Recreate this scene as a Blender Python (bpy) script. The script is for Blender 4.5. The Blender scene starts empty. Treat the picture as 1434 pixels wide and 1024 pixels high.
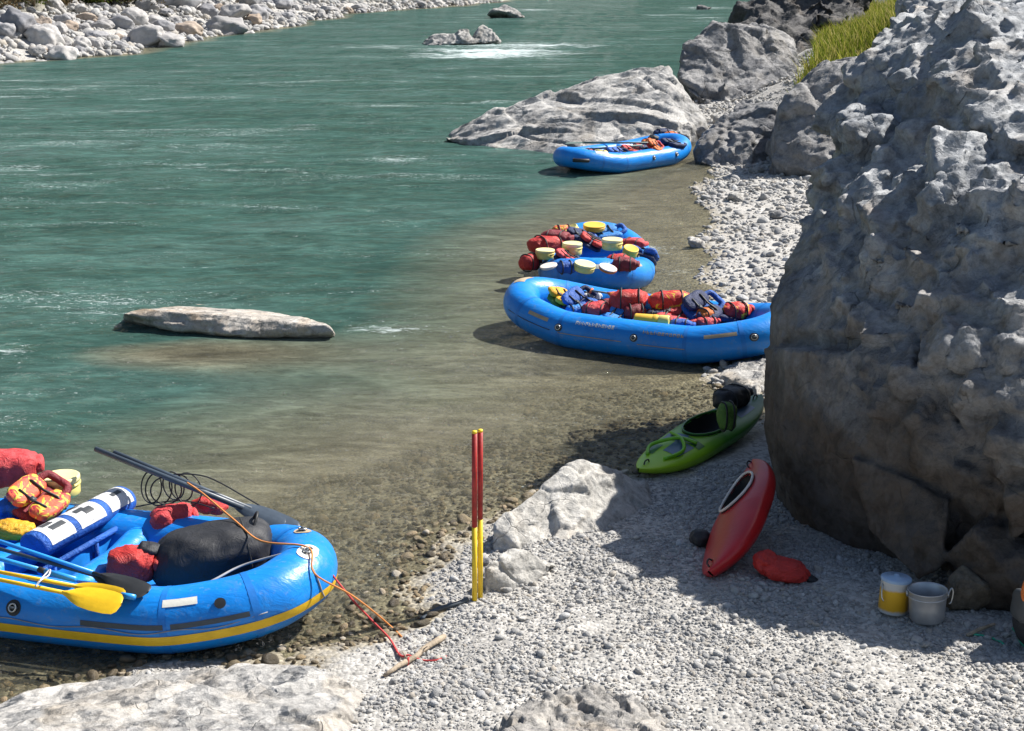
import bpy, bmesh, math, random
import numpy as np
from mathutils import Vector, Matrix, Euler
random.seed(7)
RNG = np.random.default_rng(11)
S = bpy.context.scene
COL = S.collection
R = math.radians
W, HH, F = 1434., 1024., 2000.
CH = 5.75
TH = math.atan(577/2000.)
SUN_AZ, SUN_EL = R(62), R(46.5)

# ------------------------------------------------------------------ camera maths
def ray(px, py):
    a = (px-W/2)/F; b = (py-HH/2)/F
    c, s = math.cos(TH), math.sin(TH)
    return Vector((a, c-b*s, -s-b*c))
def gz(px, py, z=0.0):
    d = ray(px, py); t = (z-CH)/d.z
    return Vector((d.x*t, d.y*t, z))
def gy(px, py, Y):
    d = ray(px, py); t = Y/d.y
    return Vector((d.x*t, Y, CH+d.z*t))

# ------------------------------------------------------------------ numpy noise
_G = RNG.normal(size=(256, 3)); _G /= np.linalg.norm(_G, axis=1)[:, None]
_PT = RNG.permutation(256)
def _h(ix, iy, iz, s):
    return _PT[(_PT[(_PT[(ix+s*17) & 255]+iy) & 255]+iz) & 255]
def pn(p, s=0):
    p = np.asarray(p, float); i = np.floor(p).astype(int); f = p-i
    u = f*f*f*(f*(f*6-15)+10)
    out = np.zeros(len(p))
    for dx in (0, 1):
        wx = u[:, 0] if dx else 1-u[:, 0]
        for dy in (0, 1):
            wy = u[:, 1] if dy else 1-u[:, 1]
            for dz in (0, 1):
                wz = u[:, 2] if dz else 1-u[:, 2]
                g = _G[_h(i[:, 0]+dx, i[:, 1]+dy, i[:, 2]+dz, s)]
                out += wx*wy*wz*((f-np.array([dx, dy, dz]))*g).sum(1)
    return out*1.6
def fbm(p, s=0, o=4, gain=.5):
    a = 1.; t = np.zeros(len(p)); q = np.asarray(p, float)
    for k in range(o):
        t += a*pn(q, s+k); q = q*2.03+11.3; a *= gain
    return t
def ridged(p, s=0, o=4):
    a = 1.; t = np.zeros(len(p)); q = np.asarray(p, float)
    for k in range(o):
        t += a*(1-np.abs(pn(q, s+k))*2); q = q*2.07+5.1; a *= .5
    return t-1
_RV = RNG.random((256, 7))
def facets(p, s=0, slope=.6):
    """cellular facets: every cell has its own tilt and height; returns value and F2-F1"""
    i = np.floor(p).astype(int); n = len(p)
    f1 = np.full(n, 9.); f2 = np.full(n, 9.); val = np.zeros(n)
    for dx in (-1, 0, 1):
        for dy in (-1, 0, 1):
            for dz in (-1, 0, 1):
                c = i+np.array([dx, dy, dz])
                r = _RV[_h(c[:, 0], c[:, 1], c[:, 2], s)]
                d = p-(c+r[:, :3])
                l = np.sqrt((d*d).sum(1))
                v = .3*(r[:, 6]-.5)+slope*((d*(r[:, 3:6]-.5)*2).sum(1))
                m = l < f1
                f2 = np.where(m, f1, np.minimum(f2, l)); val = np.where(m, v, val); f1 = np.where(m, l, f1)
    return val, f2-f1
def sst(a, b, x):
    t = np.clip((x-a)/(b-a), 0, 1); return t*t*(3-2*t)

# ------------------------------------------------------------------ mesh helpers
def mesh_np(name, v, f, smooth=True):
    me = bpy.data.meshes.new(name)
    v = np.asarray(v, np.float32); f = np.asarray(f, np.int32)
    me.vertices.add(len(v)); me.vertices.foreach_set('co', v.ravel())
    k = f.shape[1]
    me.loops.add(f.size); me.loops.foreach_set('vertex_index', f.ravel())
    me.polygons.add(len(f)); me.polygons.foreach_set('loop_start', np.arange(0, f.size, k, dtype=np.int32))
    me.polygons.foreach_set('loop_total', np.full(len(f), k, np.int32))
    me.update(calc_edges=True); me.validate()
    if smooth: me.polygons.foreach_set('use_smooth', np.ones(len(me.polygons), bool))
    return me
class MB:
    def __init__(s): s.v = []; s.f = []
    def add(s, v, f):
        b = len(s.v); s.v += [tuple(x) for x in v]; s.f += [tuple(b+i for i in q) for q in f]; return s
    def grid(s, pts, cu=False, cv=False, flip=False):
        nu, nv = len(pts), len(pts[0]); v = [p for r in pts for p in r]; f = []
        for i in range(nu if cu else nu-1):
            for j in range(nv if cv else nv-1):
                a, b, c, d = i*nv+j, ((i+1) % nu)*nv+j, ((i+1) % nu)*nv+(j+1) % nv, i*nv+(j+1) % nv
                f.append((a, d, c, b) if flip else (a, b, c, d))
        return s.add(v, f)
    def tube(s, pts, r, n=8, closed=False, caps=True):
        pts = [Vector(p) for p in pts]; m = len(pts)
        rr = r if isinstance(r, (list, tuple)) else [r]*m
        rows = []; up = None
        for i, p in enumerate(pts):
            a = pts[(i-1) % m] if closed or i > 0 else p
            b = pts[(i+1) % m] if closed or i < m-1 else p
            t = (b-a).normalized()
            if up is None:
                up = Vector((0, 0, 1)) if abs(t.z) < .9 else Vector((1, 0, 0))
            x = t.cross(up).normalized(); up = x.cross(t).normalized()
            rows.append([p+rr[i]*(math.cos(2*math.pi*k/n)*x+math.sin(2*math.pi*k/n)*up) for k in range(n)])
        s.grid(rows, closed, True, True)
        if caps and not closed:
            b = len(s.v)-m*n
            s.f.append(tuple(b+k for k in range(n))); s.f.append(tuple(b+(m-1)*n+k for k in range(n-1, -1, -1)))
        return s
    def lathe(s, prof, n=24, M=None):
        rows = [[Vector((r*math.cos(2*math.pi*k/n), r*math.sin(2*math.pi*k/n), z)) for k in range(n)] for r, z in prof]
        if M is not None: rows = [[M @ q for q in r] for r in rows]
        return s.grid(rows, False, True, True)
    def box(s, c, d, M=None):
        c = Vector(c); h = Vector(d)/2
        v = [Vector((c.x+x*h.x, c.y+y*h.y, c.z+z*h.z)) for x in (-1, 1) for y in (-1, 1) for z in (-1, 1)]
        if M is not None: v = [M @ q for q in v]
        return s.add(v, [(0, 1, 3, 2), (4, 6, 7, 5), (0, 4, 5, 1), (2, 3, 7, 6), (0, 2, 6, 4), (1, 5, 7, 3)])
    def build(s, name, mat, parent=None, smooth=True, bevel=0):
        me = bpy.data.meshes.new(name); me.from_pydata(s.v, [], s.f); me.update()
        bm = bmesh.new(); bm.from_mesh(me)
        bmesh.ops.recalc_face_normals(bm, faces=bm.faces)
        if bevel: bmesh.ops.bevel(bm, geom=list(bm.edges), offset=bevel, segments=2, affect='EDGES')
        bm.to_mesh(me); bm.free()
        return obj(name, me, mat, parent, smooth)
def obj(name, me, mat, parent=None, smooth=True):
    if smooth and len(me.polygons): me.polygons.foreach_set('use_smooth', np.ones(len(me.polygons), bool))
    if mat is not None:
        me.materials.clear(); me.materials.append(mat)
    o = bpy.data.objects.new(name, me); COL.objects.link(o)
    if parent: o.parent = parent
    return o
def tag(o, label=None, cat=None, group=None, kind=None):
    if label: o['label'] = label
    if cat: o['category'] = cat
    if group: o['group'] = group
    if kind: o['kind'] = kind
    return o
def empty(name, loc=(0, 0, 0), rot=(0, 0, 0)):
    o = bpy.data.objects.new(name, None); COL.objects.link(o)
    o.empty_display_size = .1; o.location = loc; o.rotation_euler = rot
    return o
def thing(name, label, cat, loc=(0, 0, 0), rot=(0, 0, 0), group=None):
    return tag(empty(name, loc, rot), label, cat, group)
def cr(pts, n=8, closed=False):
    """Catmull-Rom through pts"""
    P = [Vector(p) for p in pts]; m = len(P); out = []
    for i in range(m if closed else m-1):
        if closed: a, b, c, d = P[(i-1) % m], P[i], P[(i+1) % m], P[(i+2) % m]
        else: a, b, c, d = P[max(i-1, 0)], P[i], P[i+1], P[min(i+2, m-1)]
        for k in range(n):
            t = k/n
            out.append(.5*((2*b)+(c-a)*t+(2*a-5*b+4*c-d)*t*t+(3*b-a-3*c+d)*t**3))
    if not closed: out.append(P[-1])
    return out

# ------------------------------------------------------------------ material helpers
class NT:
    def __init__(s, name):
        s.m = bpy.data.materials.new(name); s.m.use_nodes = True; s.t = s.m.node_tree; s.t.nodes.clear()
        s.out = s.n('ShaderNodeOutputMaterial')
    def n(s, typ, **kw):
        x = s.t.nodes.new(typ)
        for k, v in kw.items():
            if k in x.bl_rna.properties.keys(): setattr(x, k, v)
        return x
    def l(s, a, b): s.t.links.new(a, b)
    def set(s, sock, v):
        if isinstance(v, bpy.types.NodeSocket): s.l(v, sock)
        elif v is not None:
            if isinstance(v, tuple) and len(v) == 3 and sock.type == 'RGBA': v = v+(1,)
            sock.default_value = v
    def coord(s, kind='Object', scale=None):
        tc = s.n('ShaderNodeTexCoord'); o = tc.outputs[kind]
        if scale is not None:
            mp = s.n('ShaderNodeMapping'); s.l(o, mp.inputs[0]); mp.inputs['Scale'].default_value = scale; o = mp.outputs[0]
        return o
    def noise(s, vec, scale, detail=4, rough=.55, dist=0, col=False):
        x = s.n('ShaderNodeTexNoise'); s.set(x.inputs['Vector'], vec)
        x.inputs['Scale'].default_value = scale; x.inputs['Detail'].default_value = detail
        x.inputs['Roughness'].default_value = rough; x.inputs['Distortion'].default_value = dist
        return x.outputs['Color' if col else 'Fac']
    def vor(s, vec, scale, feat='F1', out='Distance', rnd=1):
        x = s.n('ShaderNodeTexVoronoi'); x.feature = feat; s.set(x.inputs['Vector'], vec)
        x.inputs['Scale'].default_value = scale; x.inputs['Randomness'].default_value = rnd
        return x.outputs[out]
    def ramp(s, fac, stops, interp='LINEAR'):
        x = s.n('ShaderNodeValToRGB'); s.set(x.inputs[0], fac); e = x.color_ramp.elements; x.color_ramp.interpolation = interp
        while len(e) < len(stops): e.new(.5)
        for q, (p, c) in zip(e, stops):
            q.position = p; q.color = (c, c, c, 1) if not isinstance(c, tuple) else c+(1,)
        return x.outputs[0]
    def mix(s, fac, a, b, mode='MIX'):
        x = s.n('ShaderNodeMix'); x.data_type = 'RGBA'; x.blend_type = mode
        s.set(x.inputs[0], fac); s.set(x.inputs[6], a); s.set(x.inputs[7], b)
        return x.outputs[2]
    def math(s, op, a, b=None, c=None, clamp=False):
        x = s.n('ShaderNodeMath'); x.operation = op; x.use_clamp = clamp
        s.set(x.inputs[0], a)
        if b is not None: s.set(x.inputs[1], b)
        if c is not None: s.set(x.inputs[2], c)
        return x.outputs[0]
    def bump(s, h, strength=.5, dist=.02, normal=None):
        x = s.n('ShaderNodeBump'); s.set(x.inputs['Height'], h); x.inputs['Strength'].default_value = strength
        x.inputs['Distance'].default_value = dist
        if normal is not None: s.l(normal, x.inputs['Normal'])
        return x.outputs[0]
    def pbsdf(s, col, rough=.6, normal=None, **kw):
        b = s.n('ShaderNodeBsdfPrincipled'); s.set(b.inputs['Base Color'], col); s.set(b.inputs['Roughness'], rough)
        if normal is not None: s.l(normal, b.inputs['Normal'])
        for k, v in kw.items(): s.set(b.inputs[k.replace('_', ' ')], v)
        return b.outputs[0]
    def done(s, sh):
        s.l(sh, s.out.inputs[0]); return s.m
def simple(name, col, rough=.5, var=.18, nscale=6, bump=.15, bscale=30, bdist=.01, **kw):
    t = NT(name); c = t.coord(); n = t.noise(c, nscale, 5)
    dark = tuple(x*(1-var) for x in col); lite = tuple(min(1, x*(1+var)+.01*var) for x in col)
    cc = t.ramp(n, [(.3, dark), (.7, lite)])
    nb = t.noise(c, bscale, 4)
    return t.done(t.pbsdf(cc, rough, t.bump(nb, bump, bdist), **kw))
def fabric(name, col, rough=.75, var=.22, bmp=.7):
    """coated nylon with folds"""
    t = NT(name); c = t.coord(); n = t.noise(c, 4, 5, .6, 1.0)
    dark = tuple(x*(1-var) for x in col); lite = tuple(min(1, x*(1+var)) for x in col)
    cc = t.ramp(n, [(.3, dark), (.7, lite)])
    w = t.math('ABSOLUTE', t.math('SUBTRACT', t.noise(c, 5, 5, .6, 2.5), .5)); w2 = t.noise(c, 300, 2)
    h = t.math('ADD', t.math('MULTIPLY', w, 1.6), t.math('MULTIPLY', w2, .04))
    return t.done(t.pbsdf(cc, rough, t.bump(h, bmp, .05)))
M = {}
def rock_mat(name, a, b, stain=(.16, .12, .08), stain_amt=.4, vein=.5, sc=1.0, bump=.85, facet=1.9, dark=None, lowbrown=None):
    t = NT(name); c = t.coord()
    n1 = t.noise(c, 1.1*sc, 8, .62, .6); n2 = t.noise(c, 7*sc, 8, .65); n3 = t.noise(c, 38*sc, 6, .7)
    col = t.ramp(n1, [(.3, a), (.68, b)])
    fine = t.ramp(n2, [(.3, .72), (.5, 1.0), (.72, 1.22)])
    col = t.mix(1., col, fine, 'MULTIPLY')
    col = t.mix(1., col, t.ramp(n3, [(.25, .7), (.5, 1.), (.8, 1.18)]), 'MULTIPLY')
    sm = t.ramp(t.noise(c, .8*sc, 6, .6, 1.2), [(.5, 0.), (.7, stain_amt)])
    col = t.mix(sm, col, stain)
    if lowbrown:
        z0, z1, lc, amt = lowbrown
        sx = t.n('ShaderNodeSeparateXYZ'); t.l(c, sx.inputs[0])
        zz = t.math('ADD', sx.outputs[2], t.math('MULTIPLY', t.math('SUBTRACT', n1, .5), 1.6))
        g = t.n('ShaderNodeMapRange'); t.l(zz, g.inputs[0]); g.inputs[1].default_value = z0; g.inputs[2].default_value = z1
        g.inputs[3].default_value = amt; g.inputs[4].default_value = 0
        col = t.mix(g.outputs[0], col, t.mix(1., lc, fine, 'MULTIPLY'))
    if vein:
        wv = t.n('ShaderNodeTexWave'); mp = t.n('ShaderNodeMapping'); t.l(c, mp.inputs[0]); mp.inputs['Rotation'].default_value = (.5, .7, .35)
        t.l(mp.outputs[0], wv.inputs[0]); wv.inputs['Scale'].default_value = .55*sc; wv.inputs['Distortion'].default_value = 9; wv.inputs['Detail'].default_value = 5; wv.inputs['Detail Scale'].default_value = 1.2
        vm = t.ramp(wv.outputs['Fac'], [(.0, vein), (.006, 0.)])
        vm = t.math('MULTIPLY', vm, t.ramp(n1, [(.45, 0.), (.55, 1.)]))
        col = t.mix(vm, col, (.55, .54, .52))
    cd = t.noise_vec(c, .22/sc, 1.6*sc)
    crk = t.vor(cd, 1.3*sc, 'DISTANCE_TO_EDGE')
    cm = t.ramp(crk, [(0., 0.), (.012, 1.)])
    cpart = t.ramp(t.noise(c, 1.7*sc, 4, .6), [(.50, 0.), (.62, 1.)])
    ck = t.math('MULTIPLY', t.math('SUBTRACT', 1., cm), cpart)
    col = t.mix(t.math('MULTIPLY', ck, .45), col, (.05, .045, .04))
    blot = t.noise(c, 3.1*sc, 7, .7, 1.5)
    col = t.mix(1., col, t.ramp(blot, [(.32, .62), (.48, 1.), (.66, 1.12)]), 'MULTIPLY')
    n4 = t.noise(c, 120*sc, 4, .75)
    h = t.math('ADD', t.math('MULTIPLY', n2, .035/sc), t.math('MULTIPLY', n3, .016/sc))
    h = t.math('ADD', h, t.math('MULTIPLY', n4, .004/sc))
    h = t.math('SUBTRACT', h, t.math('MULTIPLY', ck, .02/sc))
    for fs, k in ((2.2, .20), (6., .17), (15., .12)):
        h = t.math('ADD', h, t.math('MULTIPLY', t.facet(t.noise_vec(c, .08/sc, 2.5*sc), fs*sc), k*facet))
    nor = t.bump(h, bump, 1.)
    M[name] = t.done(t.pbsdf(col, .85, nor, Specular_IOR_Level=.3))
    return M[name]
def _nv(t, c, amt, scale):
    n = t.noise(c, scale, 3, .5, 0, True)
    x = t.n('ShaderNodeVectorMath'); x.operation = 'MULTIPLY_ADD'
    t.l(n, x.inputs[0]); x.inputs[1].default_value = (amt,)*3; t.l(c, x.inputs[2])
    return x.outputs[0]
NT.noise_vec = _nv
def _facet(t, c, scale):
    """height of tilted fracture planes, in metres"""
    v = t.n('ShaderNodeTexVoronoi'); v.feature = 'F1'; t.l(c, v.inputs['Vector']); v.inputs['Scale'].default_value = scale
    d = t.n('ShaderNodeVectorMath'); d.operation = 'SUBTRACT'; t.l(c, d.inputs[0]); t.l(v.outputs['Position'], d.inputs[1])
    q = t.n('ShaderNodeVectorMath'); q.operation = 'SUBTRACT'; t.l(v.outputs['Color'], q.inputs[0]); q.inputs[1].default_value = (.5, .5, .5)
    e = t.n('ShaderNodeVectorMath'); e.operation = 'DOT_PRODUCT'; t.l(d.outputs[0], e.inputs[0]); t.l(q.outputs[0], e.inputs[1])
    return t.math('MULTIPLY', e.outputs['Value'], 2.2)
NT.facet = _facet

# ------------------------------------------------------------------ ground shape
def P2(lst): return np.array([[q.x, q.y] for q in lst])
SHORE_R = np.vstack([[[-9, 8.6], [-6, 9.6]], P2([gz(*p) for p in [(0, 985), (200, 950), (430, 917), (480, 900), (560, 855), (600, 790), (680, 722), (760, 692), (900, 668), (1060, 575), (1000, 530), (1030, 470), (1000, 420), (980, 350), (1005, 300), (965, 270), (1000, 240), (980, 200), (945, 150)]]), [[10.5, 72], [17, 95], [25, 130], [38, 190], [60, 260]]])
LAND_R = np.vstack([SHORE_R, [[400, 300], [400, -60], [-9, -60]]])
SHORE_L = np.vstack([[[-36, 20], [-32, 55]], P2([gz(*p) for p in [(0, 90), (150, 75), (350, 45), (480, 20), (630, 8)]]), [[4, 200], [24, 262]]])
LAND_L = np.vstack([SHORE_L, [[24, 500], [-500, 500], [-500, 20]]])
def seg_dist(p, line):
    d = np.full(len(p), 1e9)
    for a, b in zip(line[:-1], line[1:]):
        ab = b-a; t = np.clip(((p-a)@ab)/(ab@ab), 0, 1)
        d = np.minimum(d, np.hypot(*(p-a-t[:, None]*ab).T))
    return d
def inside(p, poly):
    c = np.zeros(len(p), bool); j = len(poly)-1
    for i in range(len(poly)):
        xi, yi = poly[i]; xj, yj = poly[j]
        with np.errstate(divide='ignore', invalid='ignore'):
            m = ((yi > p[:, 1]) != (yj > p[:, 1])) & (p[:, 0] < (xj-xi)*(p[:, 1]-yi)/(yj-yi+1e-12)+xi)
        c ^= m; j = i
    return c
def ground_h(p, detail=True):
    p = np.asarray(p, float)
    dr = seg_dist(p, SHORE_R)*np.where(inside(p, LAND_R), 1, -1)
    dl = seg_dist(p, SHORE_L)*np.where(inside(p, LAND_L), 1, -1)
    q3 = np.c_[p, np.zeros(len(p))]
    wob = fbm(q3*.7, 3, 3)*.35*np.clip(1-np.abs(dr)/4, 0, 1)
    dr = dr+wob
    dl = dl+fbm(q3*.12, 9, 3)*2.
    d = np.maximum(dr, dl)
    far = sst(36, 55, p[:, 1])
    hr = .075*np.clip(dr, 0, 4)+.035*np.clip(dr-4, 0, 6)+far*(.07*np.clip(dr, 0, 30)+.28*np.clip(dr-2.5, 0, 60))
    hr = hr+np.clip(dr-7, 0, 400)*.5*sst(20, 60, p[:, 1])*.6
    hl = .22*np.clip(dl, 0, 14)+.45*np.clip(dl-12, 0, 300)
    h = np.where(dr > 0, hr, np.where(dl > 0, hl, 0))
    a = np.clip(-d, 0, 200)
    dep = .10*a+.045*np.clip(a-2.0, 0, 100)**1.6*.8
    dep = np.minimum(dep*(1+1.6*sst(30, 40, p[:, 1])+2*sst(45, 75, p[:, 1])), 3.)
    g = np.exp(-(((p[:, 0]+4.7)/2.4)**2+((p[:, 1]-20.6)/1.0)**2))
    dep = dep*(1-.88*g)
    h = np.where(d > 0, h, -dep)
    if detail:
        near = 1-sst(20, 60, p[:, 1])
        h = h+(fbm(q3*1.6, 21, 3)*.035+fbm(q3*5, 25, 2)*.012)*np.clip(.35+d*.5, .25, 1)*near
        h = h+fbm(q3*.5, 31, 4)*.4*sst(40, 70, p[:, 1])*np.clip(d*.3, 0, 1)
    return h
def gh(x, y): return float(ground_h(np.array([[x, y]]))[0])
def ghit(px, py):
    """point of the ground seen at a pixel of the photograph"""
    d = ray(px, py)
    t = 6.; 
    while t < 400:
        p = Vector((0, 0, CH))+d*t
        if p.z <= max(gh(p.x, p.y), -.02): break
        t *= 1.01
    lo, hi = t/1.01, t
    for _ in range(12):
        m = (lo+hi)/2; p = Vector((0, 0, CH))+d*m
        if p.z <= max(gh(p.x, p.y), -.02): hi = m
        else: lo = m
    p = Vector((0, 0, CH))+d*hi
    p.z = max(gh(p.x, p.y), 0); return p
def axis(a, b, fine0, fine1, fine, grow):
    v = [fine0]
    while v[-1] < fine1: v.append(v[-1]+fine)
    st = fine
    while v[-1] < b: st *= grow; v.append(v[-1]+st)
    st = fine; lo = [fine0]
    while lo[-1] > a: st *= grow; lo.append(lo[-1]-st)
    return np.array(lo[:0:-1]+v)
def grid_mesh(name, xs, ys, zf):
    X, Y = np.meshgrid(xs, ys); p = np.c_[X.ravel(), Y.ravel()]
    z = zf(p); v = np.c_[p, z]; nx, ny = len(xs), len(ys)
    i = np.arange(nx*ny).reshape(ny, nx)
    f = np.c_[i[:-1, :-1].ravel(), i[:-1, 1:].ravel(), i[1:, 1:].ravel(), i[1:, :-1].ravel()]
    return mesh_np(name, v, f), p, z
def attr(me, name, val):
    a = me.attributes.new(name, 'FLOAT', 'POINT'); a.data.foreach_set('value', np.asarray(val, np.float32))
def anode(t, name):
    x = t.n('ShaderNodeAttribute'); x.attribute_name = name; return x.outputs['Fac']

# ------------------------------------------------------------------ ground
def ground_mat():
    t = NT('ground'); c = t.coord()
    n1 = t.noise(c, .8, 6, .6); n2 = t.noise(c, 14, 5, .7)
    v = t.vor(c, 24, 'F1', 'Color'); vd = t.vor(c, 24, 'F1', 'Distance')
    hs = t.n('ShaderNodeSeparateColor'); t.l(v, hs.inputs[0])
    dry = t.ramp(n1, [(.3, (.36, .345, .32)), (.7, (.48, .46, .425))])
    dry = t.mix(1., dry, t.ramp(hs.outputs[0], [(0, .62), (.5, 1.), (1, 1.25)]), 'MULTIPLY')
    bedn = t.noise(c, 2.2, 6, .65)
    bed = t.ramp(bedn, [(.3, (.19, .16, .115)), (.55, (.30, .265, .195)), (.75, (.40, .355, .275))])
    bed = t.mix(1., bed, t.ramp(hs.outputs[1], [(0, .45), (.5, 1.), (1, 1.5)]), 'MULTIPLY')
    hgt = t.n('ShaderNodeSeparateXYZ'); t.l(c, hgt.inputs[0]); 
    zz = t.math('ADD', hgt.outputs[2], t.math('MULTIPLY', t.math('SUBTRACT', n2, .5), .05))
    wet = t.ramp(t.math('MULTIPLY_ADD', zz, 6., .3), [(.33, 1.), (.50, 0.)])
    veg = anode(t, 'veg')
    gcol = t.ramp(t.noise(c, .35, 8, .7), [(.3, (.030, .045, .012)), (.5, (.075, .075, .03)), (.7, (.14, .11, .06))])
    col = t.mix(wet, dry, bed); col = t.mix(veg, col, gcol)
    h = t.math('ADD', t.math('MULTIPLY', t.math('SUBTRACT', 1., vd), .5), t.math('MULTIPLY', n2, .5))
    rough = t.math('MULTIPLY_ADD', wet, -.35, .9)
    return t.done(t.pbsdf(col, rough, t.bump(h, .8, .035), Specular_IOR_Level=.3))
xs = axis(-260, 260, -5.2, 6.2, .07, 1.09); ys = axis(-6, 420, 8.4, 17.5, .07, 1.03)
gme, gp, gzv = grid_mesh('ground', xs, ys, ground_h)
_dl = seg_dist(gp, SHORE_L)*np.where(inside(gp, LAND_L), 1, -1)
_dr = seg_dist(gp, SHORE_R)*np.where(inside(gp, LAND_R), 1, -1)
attr(gme, 'veg', np.clip(sst(8, 13, _dl)+sst(5, 8, _dr)*sst(40, 50, gp[:, 1]), 0, 1))
tag(obj('ground', gme, ground_mat()), kind='structure')

# far valley sides, only seen mirrored in the river
def hill_mat():
    t = NT('hill'); c = t.coord(); n = t.noise(c, .06, 8, .7)
    return t.done(t.pbsdf(t.ramp(n, [(.35, (.02, .035, .012)), (.6, (.06, .075, .03)), (.75, (.12, .11, .07))]), .95))
def hill_h(p):
    q = np.c_[p, np.zeros(len(p))]
    return np.clip(np.hypot(p[:, 0]-10, p[:, 1])-300, 0, 500)*.34+fbm(q*.012, 5, 5)*30-20
hx = np.linspace(-900, 900, 70); hy_ = np.linspace(-60, 1100, 60)
hme, hp_, _ = grid_mesh('hills', hx, hy_, hill_h)
tag(obj('hills', hme, hill_mat()), kind='structure')

# ------------------------------------------------------------------ water
def water_mat():
    t = NT('water'); c = t.coord()
    dep = anode(t, 'depth'); fo = anode(t, 'foam'); rp = anode(t, 'rough')
    op = t.math('SUBTRACT', 1., t.math('POWER', 2.718, t.math('MULTIPLY', dep, -2.2)))
    op = t.math('MINIMUM', t.math('ADD', op, .06), .97)
    big = t.noise(t.coord('Object', (.10, .22, 1)), 1., 5, .6, .8)
    deep = t.ramp(big, [(.3, (.030, .070, .058)), (.5, (.040, .088, .074)), (.72, (.062, .118, .104))])
    shal = t.ramp(big, [(.3, (.165, .158, .105)), (.7, (.225, .212, .150))])
    ripple_tone = t.math('ADD', t.math('MULTIPLY', t.noise(t.coord('Object', (.45, 1.2, 1)), 1.4, 5, .65, 1.2), .6), t.math('MULTIPLY', t.noise(t.coord('Object', (.7, 1.8, 1)), 5., 4, .6, .8), .4))
    ripple_mul = t.ramp(ripple_tone, [(.34, .58), (.5, 1.), (.64, 1.62)])  # light and dark ripple streaks painted into the water colour
    dcol = t.mix(t.ramp(dep, [(.25, 0.), (.95, 1.)]), shal, deep)
    dcol = t.mix(1., dcol, ripple_mul, 'MULTIPLY')
    # ripples
    m1 = t.coord('Object', (1., 1.35, 1))
    w0 = t.noise(t.coord('Object', (.35, .6, 1)), 1., 3, .5, .6)
    w1 = t.noise(m1, 2.6, 4, .55, 1.2); w2 = t.noise(m1, 8.5, 4, .6, .8)
    h = t.math('ADD', t.math('MULTIPLY', w0, .9), t.math('ADD', t.math('MULTIPLY', w1, .34), t.math('MULTIPLY', w2, .09)))
    w3 = t.math('ABSOLUTE', t.math('SUBTRACT', t.noise(t.coord('Object', (.8, 1.5, 1)), 3.2, 4, .6, .9), .5))
    w4 = t.math('ABSOLUTE', t.math('SUBTRACT', t.noise(t.coord('Object', (.5, 1.1, 1)), 1.2, 3, .6, .7), .5))
    h = t.math('SUBTRACT', h, t.math('ADD', t.math('MULTIPLY', w3, .55), t.math('MULTIPLY', w4, .7)))
    h = t.math('MULTIPLY', h, rp)
    nor = t.bump(h, 1., 1.25)
    # white water, and white flecks painted for both foam and sun glints
    f1 = t.noise(t.coord('Object', (.55, 1.6, 1)), 2.6, 8, .72, 1.5)
    f2 = t.noise(t.coord('Object', (.12, .5, 1)), 1.1, 4, .6, 1.)
    fm = t.math('ADD', f1, t.math('MULTIPLY', t.math('SUBTRACT', f2, .5), .55))
    fm = t.math('ADD', fm, t.math('MULTIPLY', fo, .5))
    fmask = t.ramp(fm, [(.75, 0.), (.93, .85)])
    fm2 = t.noise(t.coord('Object', (1., 2.0, 1)), 11., 6, .8, .6)
    fleck = t.ramp(t.math('ADD', fm2, t.math('ADD', t.math('MULTIPLY', t.math('SUBTRACT', f2, .5), .5), t.math('MULTIPLY', fo, .22))), [(.69, 0.), (.72, .8)])
    fmask = t.math('MAXIMUM', fmask, fleck)
    tr = t.n('ShaderNodeBsdfTransparent'); tr.inputs[0].default_value = (.92, .92, .84, 1)
    df = t.n('ShaderNodeBsdfDiffuse'); t.l(dcol, df.inputs[0]); t.l(t.bump(h, 1., .5), df.inputs[1])
    s1 = t.n('ShaderNodeMixShader'); t.l(op, s1.inputs[0]); t.l(tr.outputs[0], s1.inputs[1]); t.l(df.outputs[0], s1.inputs[2])
    fr = t.n('ShaderNodeFresnel'); fr.inputs[0].default_value = 1.33; t.l(nor, fr.inputs[1])
    gl = t.n('ShaderNodeBsdfGlossy'); gl.inputs[0].default_value = (1, 1, 1, 1); gl.inputs['Roughness'].default_value = .025; t.l(nor, gl.inputs['Normal'])
    s2 = t.n('ShaderNodeMixShader'); t.l(t.math('MINIMUM', fr.outputs[0], .5), s2.inputs[0]); t.l(s1.outputs[0], s2.inputs[1]); t.l(gl.outputs[0], s2.inputs[2])
    wd = t.n('ShaderNodeBsdfDiffuse'); wd.inputs[0].default_value = (.62, .70, .70, 1)
    s3 = t.n('ShaderNodeMixShader'); t.l(fmask, s3.inputs[0]); t.l(s2.outputs[0], s3.inputs[1]); t.l(wd.outputs[0], s3.inputs[2])
    return t.done(s3.outputs[0])
wx = axis(-150, 120, -8, 8, .12, 1.06); wy = axis(5, 420, 9, 30, .14, 1.03)
FOAM = [(700, 72, 4.0, 6, .46), (770, 62, 6, 4, .36), (640, 78, 5, 5, .25), (555, 66, 4, 2, .32), (520, 462, .8, .3, .46), (600, 440, .9, .35, .22), (130, 437, .8, .35, .3), (10, 490, .5, .4, .28), (940, 380, .5, .6, .5), (915, 350, .5, .8, .35), (985, 12, 3, 4, .4), (745, 14, 3, 4, .5), (1000, 25, 10, 10, .22), (300, 200, 8, 5, .08), (120, 230, 5, 3, .1), (60, 130, 9, 5, .15), (480, 110, 8, 5, .14)]
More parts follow.
